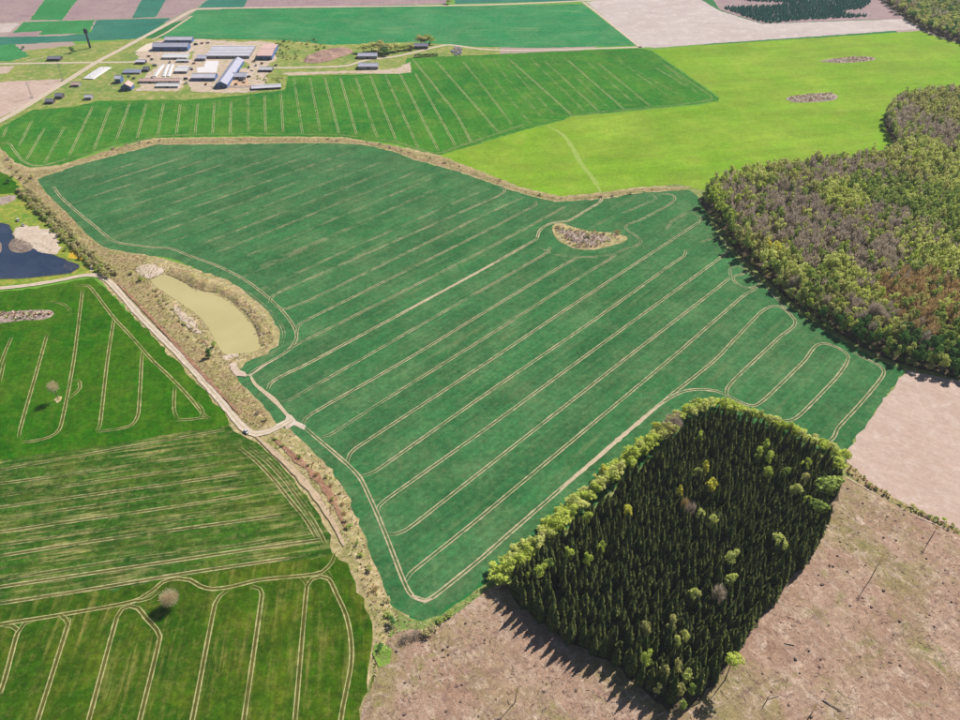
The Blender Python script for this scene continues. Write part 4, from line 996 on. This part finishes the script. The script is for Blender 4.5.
for k, (px, py, rz, ln, lab) in enumerate(((832, 706, -.6, 9, 'pale long log lying on the clearing near the bottom edge'), (773, 698, .3, 6, 'pale log beside the broken trunk on the clearing'), (789, 645, -.2, 5, 'thin pale log in the middle of the clearing'), (660, 715, .4, 4, 'short log by the bottom tip of the block'))):
    q = Geo(); q.tube((-ln / 2, 0, .3), (ln / 2, 0, .35), .32, .22, 8); q.tube((ln * .2, 0, .3), (ln * .35, 1.0, .8), .10, .04, 5)
    o = link('log', q.mesh('log', M_LOG), None, label=lab, category='log'); xy = G(px, py); o.location = (xy[0], xy[1], .5); o.rotation_euler = (0, 0, rz)
# pale reeds and rubble
I1 = smooth(GP([(9, 245), (14, 239), (24, 241), (33, 246), (30, 251), (18, 253), (10, 250)]), 3, True)
patch('reed_island', I1, M_SCRUB, 1.8, .6, .24, .2, False, .3, ground=True)
I2 = smooth(GP([(-6, 244), (0, 242), (2, 248), (0, 253), (-6, 254)]), 3, True)
patch('reed_island', I2, M_SCRUB, 1.8, .5, .24, .2, False, .3, ground=True)
rd = np.vstack([scatter(I1, .9, .3), scatter(I2, .9, .3), scatter(smooth(GP([(66, 261), (76, 264), (80, 268), (72, 272), (64, 270)]), 3, True), 1.6, .4)])
sticks('reeds', rd, .8, 1.8, .07, [plain('dry_reeds', C(206, 180, 160), .9, .2, 1), plain('grey_reeds', C(160, 138, 132), .9, .2, 1)], 'dry pinkish reeds growing on the islands and tip of the blue lake', .5, 1.4)
LK = smooth(GP([(0, 223), (9, 225), (13, 232), (16, 240), (32, 243), (45, 246), (52, 254), (64, 259), (78, 265), (79, 268), (72, 273), (50, 276), (25, 278.5), (0, 279)]), 1.6)
sticks('shore_reeds', np.vstack([LK + rng.normal(0, .9, LK.shape) for _ in range(3)]), .7, 1.7, .07, [plain('straw_reeds', C(190, 170, 120), .9, .2, 1), plain('green_reeds', C(128, 138, 78), .9, .2, 1)], 'thin fringe of straw and green reeds along the blue lake shore', .3, 1.2)
rock = scatter(smooth(GP([(562, 230), (575, 231), (600, 236), (611, 240), (598, 245), (580, 246), (566, 239)]), 3, True), 2.4, .4)
rk2 = scatter(smooth(GP([(212, 284), (234, 293), (252, 308), (264, 322), (271, 336), (262, 340), (252, 321), (236, 304)]), 3, True), 2.6, .45)
def rubble(name, pts, mats, label, z0, smin=.25, smax=.8):
    V, F, M = [], [], []
    base = np.array([(1, 0, 0), (-1, 0, 0), (0, 1, 0), (0, -1, 0), (0, 0, 1), (0, 0, -1)], float)
    tri = np.array([(0, 2, 4), (2, 1, 4), (1, 3, 4), (3, 0, 4), (2, 0, 5), (1, 2, 5), (3, 1, 5), (0, 3, 5)])
    for k, q in enumerate(pts):
        s_ = rng.uniform(smin, smax)
        V.append(base * s_ * rng.uniform(.6, 1.3, (6, 1)) * [1, 1, .8] + [q[0], q[1], z0 + rng.uniform(0, .4)]); F.append(tri + 6 * k); M += [int(rng.integers(len(mats)))] * 8
    return link(name, mesh_from(name, np.vstack(V), np.vstack(F), mats, M), None, kind='stuff', label=label, category='rubble')
RM = [plain('pale_stone', C(216, 196, 190), .9, .15, 1), plain('mauve_stone', C(166, 142, 142), .9, .15, 1), plain('brown_clod', C(136, 116, 104), .9, .2, 1)]
rubble('stones', rock, RM, 'field stones heaped on the islet in the big field', .9)
rubble('spoil_clods', rk2, RM, 'stony clods on the spoil bank along the khaki pond', 1.0)

# ---- dry tussocks and twiggy scrub on the verges
def tuft(seed, n, h, w):
    g = np.random.default_rng(seed)
    a = g.uniform(0, 6.283, n); d = np.c_[np.cos(a), np.sin(a)]
    b = d * g.uniform(0, .25, (n, 1)) * w; t = d * g.uniform(.35, 1, (n, 1)) * w
    s_ = np.c_[-d[:, 1], d[:, 0]] * w * .32
    z = g.uniform(.5, 1, n) * h
    V = np.stack([np.c_[b - s_ * .5, np.zeros(n)], np.c_[b + s_ * .5, np.zeros(n)], np.c_[t + s_, z], np.c_[t - s_, z]], 1).reshape(-1, 3)
    return V, np.arange(n * 4).reshape(n, 4)
TUFT = [tuft(600 + k, 8, .9, .8) for k in range(5)]
TM = [leafmat('straw_tussock', C(206, 182, 136), C(216, 192, 148), C(190, 166, 120), .2, .2), leafmat('brown_tussock', C(160, 130, 100), C(146, 118, 92), C(172, 144, 112), .2, .2), leafmat('green_tussock', C(134, 142, 76), C(150, 154, 88), C(160, 160, 100), .2, .2), leafmat('mauve_twigs', C(176, 150, 142), C(160, 136, 130), C(190, 166, 156), .2, .2)]
def tussocks(name, polys, step, label, w=(4, 3, 2, 1), sc=1.0, z0=.3, category='grass'):
    items = []
    pw = np.array(w, float) / sum(w)
    for poly in polys:
        B = smooth(GP(poly), 4.0, True)
        for q in scatter(B, step, .45):
            if inside(q[None], pond_poly)[0]: continue
            if fbm(q[0], q[1], .05, 71.0) < -.25 and rng.random() < .7: continue
            V, F = TUFT[int(rng.integers(5))]; k = sc * rng.uniform(.6, 1.6)
            items.append((V, F, q, z0, rng.uniform(0, 6.28), (k, k, k * rng.uniform(.7, 1.4)), int(rng.choice(4, p=pw))))
    return mass(name, items, label, category, TM)
pond_poly = smooth(GP(POND), 4.0, True)
CORR = [(18, 178), (36, 179), (47, 195), (68, 215), (88, 236), (103, 248), (120, 253), (146, 257), (143, 270), (160, 300), (196, 345), (230, 366), (240, 384), (254, 398), (270, 419), (259, 428), (250, 426), (216, 388), (174, 341), (144, 311), (120, 286), (106, 274), (80, 246), (50, 212), (26, 190)]
LOWC = [(266, 440), (289, 431), (309, 450), (331, 472), (346, 494), (356, 521), (365, 542), (379, 579), (391, 607), (402, 620), (394, 636), (384, 660), (376, 688), (374, 660), (377, 640), (372, 610), (362, 584), (354, 560), (344, 545), (332, 518), (314, 492), (290, 466)]
STRP = [(8, 156), (16, 166), (30, 172), (63, 168), (101, 153), (140, 143.5), (240, 138.5), (340, 139.5), (394, 147), (419, 154), (440, 158), (480, 173), (520, 189.5), (558, 198), (600, 195), (640, 189.5), (688, 187), (640, 191), (600, 197.5), (556, 200), (530, 194), (490, 181), (460, 170), (415, 158), (365, 143.5), (340, 141.5), (240, 142.2), (156, 143), (120, 152), (75, 164), (41, 176), (20, 178)]
TIP = [(394, 612), (405, 619), (422, 623), (441, 617), (458, 605), (482, 588), (498, 577), (498, 582), (478, 597), (458, 613), (438, 625), (418, 635), (402, 638), (390, 638)]
PBK = [(134, 268), (142, 263), (160, 264), (182, 270), (205, 278), (226, 287), (246, 301), (262, 314), (271, 326), (275, 337), (271, 346), (260, 354), (248, 358), (236, 362), (222, 364), (205, 350), (188, 328), (170, 308), (152, 290), (140, 276)]
tussocks('dry_tussocks', [CORR, LOWC, STRP, TIP], 2.3, 'straw and brown grass tussocks along the ditches and boundary strips', (3, 4, 4, 1), .62, .3)
tussocks('bank_tussocks', [PBK], 2.5, 'patchy dry tussocks on the banks of the khaki pond', (3, 4, 3, 3), .7, .45)
tussocks('islet_scrub', [[(554, 228), (570, 228), (612, 235), (624, 239), (592, 248), (573, 246)], [(788, 98.5), (800, 95.5), (830, 93.5), (836, 97), (828, 100.5), (797, 102)], [(823, 61), (850, 57.5), (870, 57.5), (872, 60), (845, 62.5)], [(-30, 316), (30, 311.5), (50, 311.5), (53, 314), (45, 318), (0, 322.5), (-30, 324)]], 2.6, 'mauve and straw scrub on the stony islets left in the fields', (2, 3, 1, 6), 1.3, .5, 'scrub')
tussocks('bank_grass', [[(850, 466), (866, 481), (884, 492), (908, 507), (932, 518), (962, 532), (1000, 552), (960, 536), (931, 521), (906, 510), (882, 495), (862, 484), (847, 472)]], 1.9, 'brown and green tussocks on the bank below the bare field', (2, 4, 4, 1), 1.1, .4)

# ================================================================== FARMSTEAD
M_WALLS = {'blue': plain('blue_shade_tint_wall', C(104, 134, 190), .8, .12, .2), 'white': plain('whitewashed_wall', C(226, 222, 220), .9, .1, .2), 'grey': plain('grey_block_wall', C(176, 172, 176), .9, .12, .2), 'brick': plain('red_brick_wall', C(186, 136, 118), .9, .12, .3), 'dark': plain('dark_timber_wall', C(104, 96, 96), .9, .15, .3)}  # blue: cool tint of the shaded wall fronts put into the base colour
M_ROOFS = {'grey': plain('grey_sheet_roof', C(196, 196, 216), .7, .10, .15), 'light': plain('light_fibre_cement_roof', C(226, 222, 234), .7, .10, .12), 'white': plain('white_sheet_roof', C(244, 240, 240), .6, .06, .1), 'pink': plain('pinkish_tile_roof', C(236, 196, 186), .8, .10, .15), 'dark': plain('dark_felt_roof', C(140, 138, 156), .8, .12, .2), 'blue': plain('blue_grey_roof', C(158, 164, 190), .6, .1, .15)}
M_DOOR = plain('dark_door', C(90, 84, 86), .7, .1, 1)
M_PANE = plain('window_glass', C(70, 84, 104), .15, .05, 1, .5)
M_METAL = plain('galvanised_metal', C(176, 178, 184), .5, .1, 1)
def barn(name, label, x0, x1, yf, depth, eave, rise, wall, roof, ridges=1, tilt=0.0, along=True, windows=6, category='building', group='farm buildings', doors=1):
    A_, B_ = G(x0, yf), G(x1, yf + tilt)
    u = B_ - A_; Lx = np.hypot(*u); mid_ = (A_ + B_) / 2
    e = empty(name, mid_, .17, math.atan2(u[1], u[0]), (1, 1, 1), label, category, group)
    hx = Lx / 2
    q = Geo(); q.box(-hx, hx, 0, depth, -.1, eave)
    seg = depth / ridges if along else 2 * hx / ridges
    for k in range(ridges):                 # gable walls
        if along:
            y0, y1 = k * seg, (k + 1) * seg; ym = (y0 + y1) / 2
            for x in (-hx + .01, hx - .01): q.add([(x, y0, eave), (x, y1, eave), (x, ym, eave + rise)], [(0, 1, 2)])
        else:
            a0, a1 = -hx + k * seg, -hx + (k + 1) * seg; am = (a0 + a1) / 2
            for y in (.01, depth - .01): q.add([(a0, y, eave), (a1, y, eave), (am, y, eave + rise)], [(0, 1, 2)])
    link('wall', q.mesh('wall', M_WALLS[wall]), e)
    ov, th = .5, .22
    for k in range(ridges):
        for sgn in (0, 1):
            if along:
                y0, ym = (k * seg, (k + .5) * seg) if sgn == 0 else ((k + 1) * seg, (k + .5) * seg)
                o = -ov if (sgn == 0 and k == 0) else (ov if sgn == 1 and k == ridges - 1 else 0)
                sl = rise / (seg / 2)
                za = eave - abs(o) * sl + .03; X0, X1 = -hx - ov, hx + ov
                V = [(X0, y0 + o, za), (X1, y0 + o, za), (X1, ym, eave + rise + .03), (X0, ym, eave + rise + .03)]
            else:
                a0, am = (-hx + k * seg, -hx + (k + .5) * seg) if sgn == 0 else (-hx + (k + 1) * seg, -hx + (k + .5) * seg)
                o = -ov if sgn == 0 else ov
                sl = rise / (seg / 2); za = eave - ov * sl + .03
                V = [(a0 + o, -ov, za), (a0 + o, depth + ov, za), (am, depth + ov, eave + rise + .03), (am, -ov, eave + rise + .03)]
            V += [(x, y, z + th) for x, y, z in V]
            g = Geo().add(V, [(0, 1, 2, 3), (7, 6, 5, 4), (0, 4, 5, 1), (1, 5, 6, 2), (2, 6, 7, 3), (3, 7, 4, 0)])
            rf = link('roof', g.mesh('roof', M_ROOFS[roof]), e)
        if along:
            g = Geo().box(-hx - ov, hx + ov, (k + .5) * seg - .4, (k + .5) * seg + .4, eave + rise + .15, eave + rise + .45)
            link('ridge_vent', g.mesh('ridge_vent', M_METAL), rf)
    dw = min(4.0, Lx * .2); dh = min(3.6, eave * .8)
    for k in range(doors):
        xc = -hx + Lx * (k + .5) / doors
        link('door', Geo().box(xc - dw / 2, xc + dw / 2, -.12, .02, 0, dh).mesh('door', M_DOOR), e)
    for k in range(windows):
        xc = -hx + Lx * (k + .5) / windows + (0 if windows % 2 == 0 else Lx / windows * .3)
        w_ = link('window', Geo().box(xc - .8, xc + .8, -.10, .02, eave * .45, eave * .45 + 1.3).mesh('window', M_METAL), e)
        link('pane', Geo().box(xc - .65, xc + .65, -.14, -.02, eave * .45 + .15, eave * .45 + 1.15).mesh('pane', M_PANE), w_)
    return e
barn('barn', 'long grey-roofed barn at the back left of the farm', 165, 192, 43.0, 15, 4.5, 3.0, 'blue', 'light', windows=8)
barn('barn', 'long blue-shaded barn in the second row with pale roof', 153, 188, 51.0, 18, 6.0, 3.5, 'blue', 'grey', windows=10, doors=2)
barn('shed', 'low white-roofed shed in front of the long shaded barn', 162.5, 187, 59.5, 20, 2.8, 1.6, 'white', 'white', windows=6)
barn('shed', 'narrow white-roofed shed at the middle of the farm yard', 177, 189, 62.6, 7, 2.6, 1.0, 'white', 'white', windows=3)
barn('shed', 'white-roofed square shed between the silage strips and the big yard', 175, 187, 73.5, 24, 3.0, 1.8, 'grey', 'white', windows=4)
barn('shed', 'small grey shed beside the road entering the farm', 136, 145, 64.2, 11, 3.0, 1.6, 'dark', 'light', windows=2)
barn('shed', 'low blue-grey roofed shed in the grass left of the farm', 123, 140, 74.2, 15, 2.0, 1.0, 'grey', 'blue', windows=4)
barn('shed', 'small dark hut right of the blue-grey low shed', 143.5, 148.5, 72.0, 9, 3.6, 2.2, 'dark', 'dark', windows=1)
barn('barn', 'long low barn with pinkish roof at the front of the farm', 139.5, 180, 83.2, 11, 2.8, 1.6, 'white', 'pink', windows=10, doors=2)
barn('shed', 'white-roofed lean-to in front of the long pinkish barn', 156, 178, 88.0, 12, 2.4, 1.2, 'white', 'white', windows=5)
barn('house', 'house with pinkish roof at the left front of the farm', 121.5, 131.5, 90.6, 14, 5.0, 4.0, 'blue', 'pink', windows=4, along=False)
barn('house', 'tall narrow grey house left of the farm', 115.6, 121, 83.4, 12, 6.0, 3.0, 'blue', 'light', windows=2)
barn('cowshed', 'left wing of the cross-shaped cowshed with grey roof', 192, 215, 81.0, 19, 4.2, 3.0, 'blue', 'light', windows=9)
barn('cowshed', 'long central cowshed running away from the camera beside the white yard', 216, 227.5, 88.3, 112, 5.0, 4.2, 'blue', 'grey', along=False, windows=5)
barn('cowshed', 'right wing of the cross-shaped cowshed facing the orange sand', 229, 246, 79.5, 19, 3.6, 2.6, 'white', 'grey', windows=7)
barn('cowshed', 'widest barn of the farm with three parallel pale roof ridges', 206.5, 249.5, 58.6, 52, 4.0, 1.4, 'grey', 'light', ridges=3, windows=14, doors=2)
barn('shed', 'small lilac-roofed annex left of the widest barn', 196.5, 205.5, 61.0, 18, 3.6, 1.8, 'grey', 'grey', windows=2)
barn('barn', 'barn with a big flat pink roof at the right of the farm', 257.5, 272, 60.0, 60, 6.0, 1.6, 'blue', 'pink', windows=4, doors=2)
barn('shed', 'small grey shed in front of the pink-roofed barn', 259.5, 272, 72.0, 14, 3.0, 1.8, 'dark', 'light', windows=3)
barn('shed', 'long low lilac shed at the right front corner of the farm', 252, 281, 90.5, 14, 2.4, 1.2, 'dark', 'light', tilt=-1.6, windows=5)
barn('house', 'lilac-roofed house under the tree clump east of the farm', 358, 377, 59.0, 16, 4.0, 2.6, 'grey', 'grey', windows=5)
barn('barn', 'lilac-roofed low barn nearest the field east of the farm', 358.5, 378, 69.6, 18, 4.2, 2.4, 'grey', 'grey', windows=6)
barn('house', 'dark house under the round trees by the far road', 414, 428, 49.0, 14, 4.0, 2.4, 'dark', 'dark', windows=3)
barn('shed', 'dark low shed by the road left of the farm', 47.5, 60, 61.0, 12, 3.0, 1.6, 'dark', 'dark', windows=3)
barn('shed', 'dark little shed nearest the pale field left of the farm', 45.5, 53, 104.0, 9, 3.0, 1.8, 'dark', 'dark', windows=2)
barn('shed', 'dark hut up the track from the nearest little shed', 55.5, 62, 99.0, 10, 3.6, 2.0, 'dark', 'dark', windows=2)
barn('shed', 'grey hut in the grass between white tarpaulin and field', 85, 91.5, 100.0, 9, 3.2, 2.0, 'grey', 'light', windows=1)
barn('shed', 'small hut at the lower end of the white tarpaulin heap', 71.5, 79, 87.0, 9, 3.0, 1.8, 'grey', 'pink', windows=1)
# silage clamps under white film
M_FILM = plain('white_silage_film', C(252, 248, 246), .45, .05, .3, .4)
M_TYRE = plain('black_tyre_rubber', C(60, 60, 64), .8, .1, 2)
def clamp(label, a, b, w, h):
    A_, B_ = G(*a), G(*b); u = B_ - A_; ln = np.hypot(*u)
    e = empty('silage_clamp', (A_ + B_) / 2, .18, math.atan2(u[1], u[0]), (1, 1, 1), label, 'silage clamp', 'white film-covered silage clamps')
    n, V, F = 10, [], []
    prof = [(-.5, 0), (-.47, .55), (-.3, .9), (0, 1), (.3, .9), (.47, .55), (.5, 0)]
    for k in range(n + 1):
        t = k / n; s_ = math.sin(math.pi * min(max(t, .04), .96)) ** .3
        for y, z in prof: V.append((-ln / 2 + ln * t, y * w, z * h * s_ + random.uniform(0, .06) * h))
    for k in range(n):
        for j in range(6): F.append((k * 7 + j, (k + 1) * 7 + j, (k + 1) * 7 + j + 1, k * 7 + j + 1))
    link('film', mesh_from('film', V, F, M_FILM), e)
    for k in range(5):
        x = -ln / 2 + ln * (k + .7) / 5.4
        link('tyre', Geo().tube((x, 0, h * .92), (x, 0, h * 1.12), .55, .45, 8).mesh('tyre', M_TYRE), e)
clamp('leftmost of three white silage strips in the farm yard', (154.5, 77), (163, 65.2), 5.5, 1.8)
clamp('middle of three white silage strips in the farm yard', (163.5, 77), (168, 65), 5, 1.8)
clamp('rightmost of three white silage strips in the farm yard', (168.2, 77), (172.5, 65), 5, 1.8)
clamp('big white film-covered heap in the meadow left of the farm', (88, 79.3), (106, 67.5), 17, 1.6)
# water tower
xy = G(90.3, 48)
e = empty('water_tower', xy, .1, .3, (1, 1, 1), 'dark slim water tower standing alone in the far meadow', 'tower')
M_TOWER = plain('dark_rusty_steel', C(62, 66, 78), .7, .15, .6)
link('shaft', Geo().tube((0, 0, 0), (0, 0, 21), 1.7, 1.5, 12).mesh('shaft', M_TOWER), e)
link('tank', Geo().tube((0, 0, 21), (0, 0, 22.5), 1.5, 2.9, 12).tube((0, 0, 22.5), (0, 0, 27.5), 2.9, 2.9, 12).tube((0, 0, 27.5), (0, 0, 29), 2.9, .3, 12).mesh('tank', M_TOWER), e)
link('ladder', Geo().box(-.3, .3, -2.05, -1.85, 1, 22).mesh('ladder', M_METAL), e)
# pylons of the power line
def pylon(label, px, py, h):
    e = empty('power_pylon', G(px, py), .1, .5, (1, 1, 1), label, 'pylon', 'lattice pylons left of the farm')
    q = Geo()
    for sx in (-1, 1):
        for sy in (-1, 1): q.tube((sx * 1.3, sy * 1.3, 0), (sx * .25, sy * .25, h), .16, .10, 4)
    for k in range(6):
        z0, z1 = h * k / 6, h * (k + 1) / 6; a = 1.3 - 1.05 * k / 6; b = 1.3 - 1.05 * (k + 1) / 6
        for s_ in (-1, 1):
            q.tube((-a, s_ * a, z0), (b, s_ * b, z1), .07, .07, 4); q.tube((s_ * a, a, z0), (s_ * b, -b, z1), .07, .07, 4)
    link('tower', q.mesh('tower', M_METAL), e)
    for z in (.78, .92):
        c_ = link('crossarm', Geo().tube((-3.2, 0, h * z), (3.2, 0, h * z), .12, .12, 4).mesh('crossarm', M_METAL), e)
        for x in (-3, 3): link('insulator', Geo().tube((x, 0, h * z - .9), (x, 0, h * z), .14, .14, 5).mesh('insulator', M_PANE), c_)
    link('footing', Geo().box(-1.9, 1.9, -1.9, 1.9, -.1, .4).mesh('footing', M_WALLS['grey']), e)
pylon('lattice pylon at the upper corner of the pale field', 62.8, 80.5, 24)
pylon('lattice pylon at the middle of the pale field edge', 32, 98, 22)
# trees of the farm
for k, (px, py, h, w, st, lab) in enumerate((
    (364, 52, 14, 7, 'pale', 'leftmost pale tree of the clump behind the lilac-roofed house'), (372, 51, 15, 7, 'pale', 'second pale tree of the clump behind the lilac-roofed house'), (380, 51, 16, 7.5, 'olive', 'broad olive tree at the middle of the farm tree clump'), (388, 53, 15, 7, 'olive', 'olive tree right of middle in the farm tree clump'), (395, 51, 14, 7, 'pale', 'pale tree at the right end of the farm tree clump'), (385, 55, 13, 6, 'dark', 'dark tree in front of the farm tree clump'), (404, 50, 9, 6, 'green', 'low green tree right of the clump toward the dark house'), (411, 49, 9, 6, 'olive', 'low olive tree left of the dark house'),
    (421, 44, 15, 8, 'olive', 'left of two round trees behind the dark house'), (430, 44, 15, 8, 'green', 'right of two round trees behind the dark house'), (448, 4, 12, 8, 'olive', 'small tree on the far horizon strip at the top'), (72.5, 53, 11, 5, 'dark', 'dark tree left of the water tower in the far meadow'), (23, 49, 5, 4, 'dark', 'tiny dark tree in the far meadow at the left edge'))):
    add_tree('farm_tree', G(px, py), h * (1.15 if 350 < px < 440 else 1.0), w * (1.65 if 350 < px < 440 else 1.0), st, lab, z=.2, drop=3.2)
for k in range(12):
    add_shrub(G(415 + k * 2.0, 57 - .1 * k), rng.uniform(3, 4.5), rng.uniform(3, 4), 'dark', 'dark green hedge bush below the dark house by the far road', 'hedge below the dark house')
for k in range(46):
    px, py = rng.uniform(276, 326), rng.uniform(40, 60)
    if py > 52 and px > 305: continue
    add_shrub(G(px, py), rng.uniform(1.5, 3.5), rng.uniform(2, 3.6), random.choice(['olive', 'green', 'dark', 'pale']), 'bush scattered over the rough ground right of the pink-roofed barn', 'bushes right of the pink-roofed barn')
for k in range(18):
    add_shrub(G(rng.uniform(256, 284), rng.uniform(76, 83)), rng.uniform(1, 2.4), rng.uniform(1.6, 2.6), random.choice(['olive', 'green', 'pale']), 'bush on the rough grass in front of the small grey shed', 'bushes in front of the small grey shed')
rubble('stone_heap', scatter(GP([(450, 52), (456, 47), (462, 48), (461, 55), (455, 56)]), 2.6, .4), [plain('blue_grey_rubble', C(160, 164, 182), .8, .2, .5), RM[0]], 'grey blue rubble heap beside the far road', .6, .8, 2.0)

# ------------------------------------------------------------------ vehicles
M_GLASS = plain('dark_car_glass', C(40, 46, 58), .1, .05, 1, .5)
M_LAMP = plain('lamp_lens', C(230, 226, 214), .2, .02, 1, .5)
def car(label, xy, rz, paint, z=.5, van=False, name='car', category='car', group=None, s_=1.0):
    e = empty(name, xy, z, rz, (s_, s_, s_), label, category, group)
    hh = 1.95 if van else 1.45
    ln, wd = (5.0, 1.95) if van else (4.4, 1.8)
    prof = [(-ln/2, .35), (ln/2, .35), (ln/2, .75), (ln/2 - .15, .88), (ln*.22, .98), (-ln/2 + .1, .98), (-ln/2, .8)]
    cab = [(ln*.24, .97), (ln*.10, hh), (-ln*.34, hh), (-ln*.46, .97)] if not van else [(ln*.34, .97), (ln*.22, hh), (-ln*.48, hh), (-ln*.49, .97)]
    def prism(p, w0, w1=None):
        w1 = w1 or w0; n = len(p); zt = max(z_ for _, z_ in p)
        ws = [w1 if z_ == zt else w0 for _, z_ in p]
        V = [(x, -w / 2, z_) for (x, z_), w in zip(p, ws)] + [(x, w / 2, z_) for (x, z_), w in zip(p, ws)]
        return Geo().add(V, [tuple(range(n)), tuple(range(2 * n - 1, n - 1, -1))] + [(i, n + i, n + (i + 1) % n, (i + 1) % n) for i in range(n)])
    b_ = link('body', prism(prof, wd).mesh('body', paint), e)
    link('cabin', prism(cab, wd - .1, wd - .45).mesh('cabin', M_GLASS), e)
    link('roof', Geo().box(cab[2][0] + .05, cab[1][0] - .05, -(wd - .42) / 2, (wd - .42) / 2, hh - .04, hh + .05).mesh('roof', paint), e)
    for sx in (-1, 1):
        for sy in (-1, 1):
            w_ = link('wheel', None, e); w_.location = (sx * ln * .31, sy * (wd / 2 - .1), .32)
            link('tyre', Geo().tube((0, -.11, 0), (0, .11, 0), .33, .33, 12).mesh('tyre', M_TYRE), w_)
            link('rim', Geo().tube((0, -.125, 0), (0, .125, 0), .2, .2, 10).mesh('rim', M_METAL), w_)
        link('headlight', Geo().box(ln / 2 - .08, ln / 2 + .02, sx * .65 - .18, sx * .65 + .18, .62, .78).mesh('headlight', M_LAMP), e)
    return e
P_WHITE = plain('white_car_paint', C(240, 240, 244), .25, .02, .5, .5)
P_SILVER = plain('silver_car_paint', C(200, 204, 212), .3, .02, .5, .5)
P_DARK = plain('dark_blue_car_paint', C(50, 54, 70), .3, .02, .5, .5)
rdir = G(246, 430) - G(236, 420)
car('white car parked on the gravel road at the junction with the field track', G(246.5, 432.5), math.atan2(rdir[1], rdir[0]), P_WHITE, .43)
car('white van on the lake beach, left of the two parked cars', G(18.5, 221), -.9, P_WHITE, .3, True, 'van', 'van')
car('silver car on the lake beach, right of the two parked cars', G(23.5, 226), -.9, P_SILVER, .4)
for k, (px, py, rz, pt, van, lab) in enumerate(((186, 79.5, .4, P_DARK, True, 'dark van parked left of the cross-shaped cowshed'), (249, 77.5, 1.0, P_DARK, True, 'dark van at the right end of the right cowshed wing'), (252, 71, .2, P_SILVER, False, 'silver car on the yard right of the oval lawn'), (196, 45, .6, P_DARK, True, 'dark van at the right end of the back barns'), (155, 66, .3, P_SILVER, True, 'silver van on the yard at the top of the silage strips'), (241, 81, .1, P_DARK, True, 'dark van on the orange sand yard'))):
    car(lab, G(px, py), rz, pt, .2, van, 'van' if van else 'car', 'van' if van else 'car', 'farm vehicles', 1.3 if van else 1.0)

# small trailers and implements standing about the yards
M_TRAIL = [plain('faded_red_paint', C(170, 96, 84), .6, .15, 1), plain('faded_blue_paint', C(90, 104, 150), .6, .15, 1), plain('grey_tin', C(200, 200, 206), .5, .1, 1)]
for k, (px, py) in enumerate(((149, 57), (152, 60), (170, 62.8), (194, 64), (192, 70), (188, 56), (202, 44), (208, 43.5), (253, 50), (254, 62), (249, 68), (256, 66), (229, 71), (238, 72), (186, 84), (206, 85), (152, 79), (149, 83), (262, 64), (276, 66), (244, 83), (236, 85), (134, 79), (129, 77))):
    e = empty('farm_trailer', G(px, py), .2, rng.uniform(0, 3.14), (1, 1, 1), 'small trailer or implement standing about the farm yards', 'trailer', 'trailers and implements in the farm yards')
    link('body', Geo().box(-2.4, 2.4, -1.2, 1.2, .8, 1.0).box(-2.4, 2.4, -1.2, -1.1, 1.0, 1.9).box(-2.4, 2.4, 1.1, 1.2, 1.0, 1.9).box(-2.4, -2.3, -1.1, 1.1, 1.0, 1.9).box(2.3, 2.4, -1.1, 1.1, 1.0, 1.9).mesh('body', M_TRAIL[k % 3]), e)
    link('drawbar', Geo().tube((2.3, 0, .7), (4.0, 0, .5), .09, .07, 5).mesh('drawbar', M_METAL), e)
    for sy in (-1, 1): link('wheel', Geo().tube((-.4, sy * 1.0, .45), (-.4, sy * 1.3, .45), .45, .45, 10).mesh('wheel', M_TYRE), e)

# ------------------------------------------------------------------ air
hz = Geo().box(-2600, 2600, -500, 2600, -1.0, CAMH + 6)
N = NT('haze_air')
o_ = N.n('ShaderNodeOutputMaterial'); v_ = N.n('ShaderNodeVolumePrincipled')
v_.inputs['Color'].default_value = (.86, .92, 1.0, 1); v_.inputs['Density'].default_value = .000045; v_.inputs['Anisotropy'].default_value = 0.0
N.nt.links.new(v_.outputs[0], o_.inputs['Volume'])
link('haze', hz.mesh('haze', N.m), None, kind='stuff', label='thin pale blue air over the fields', category='haze')
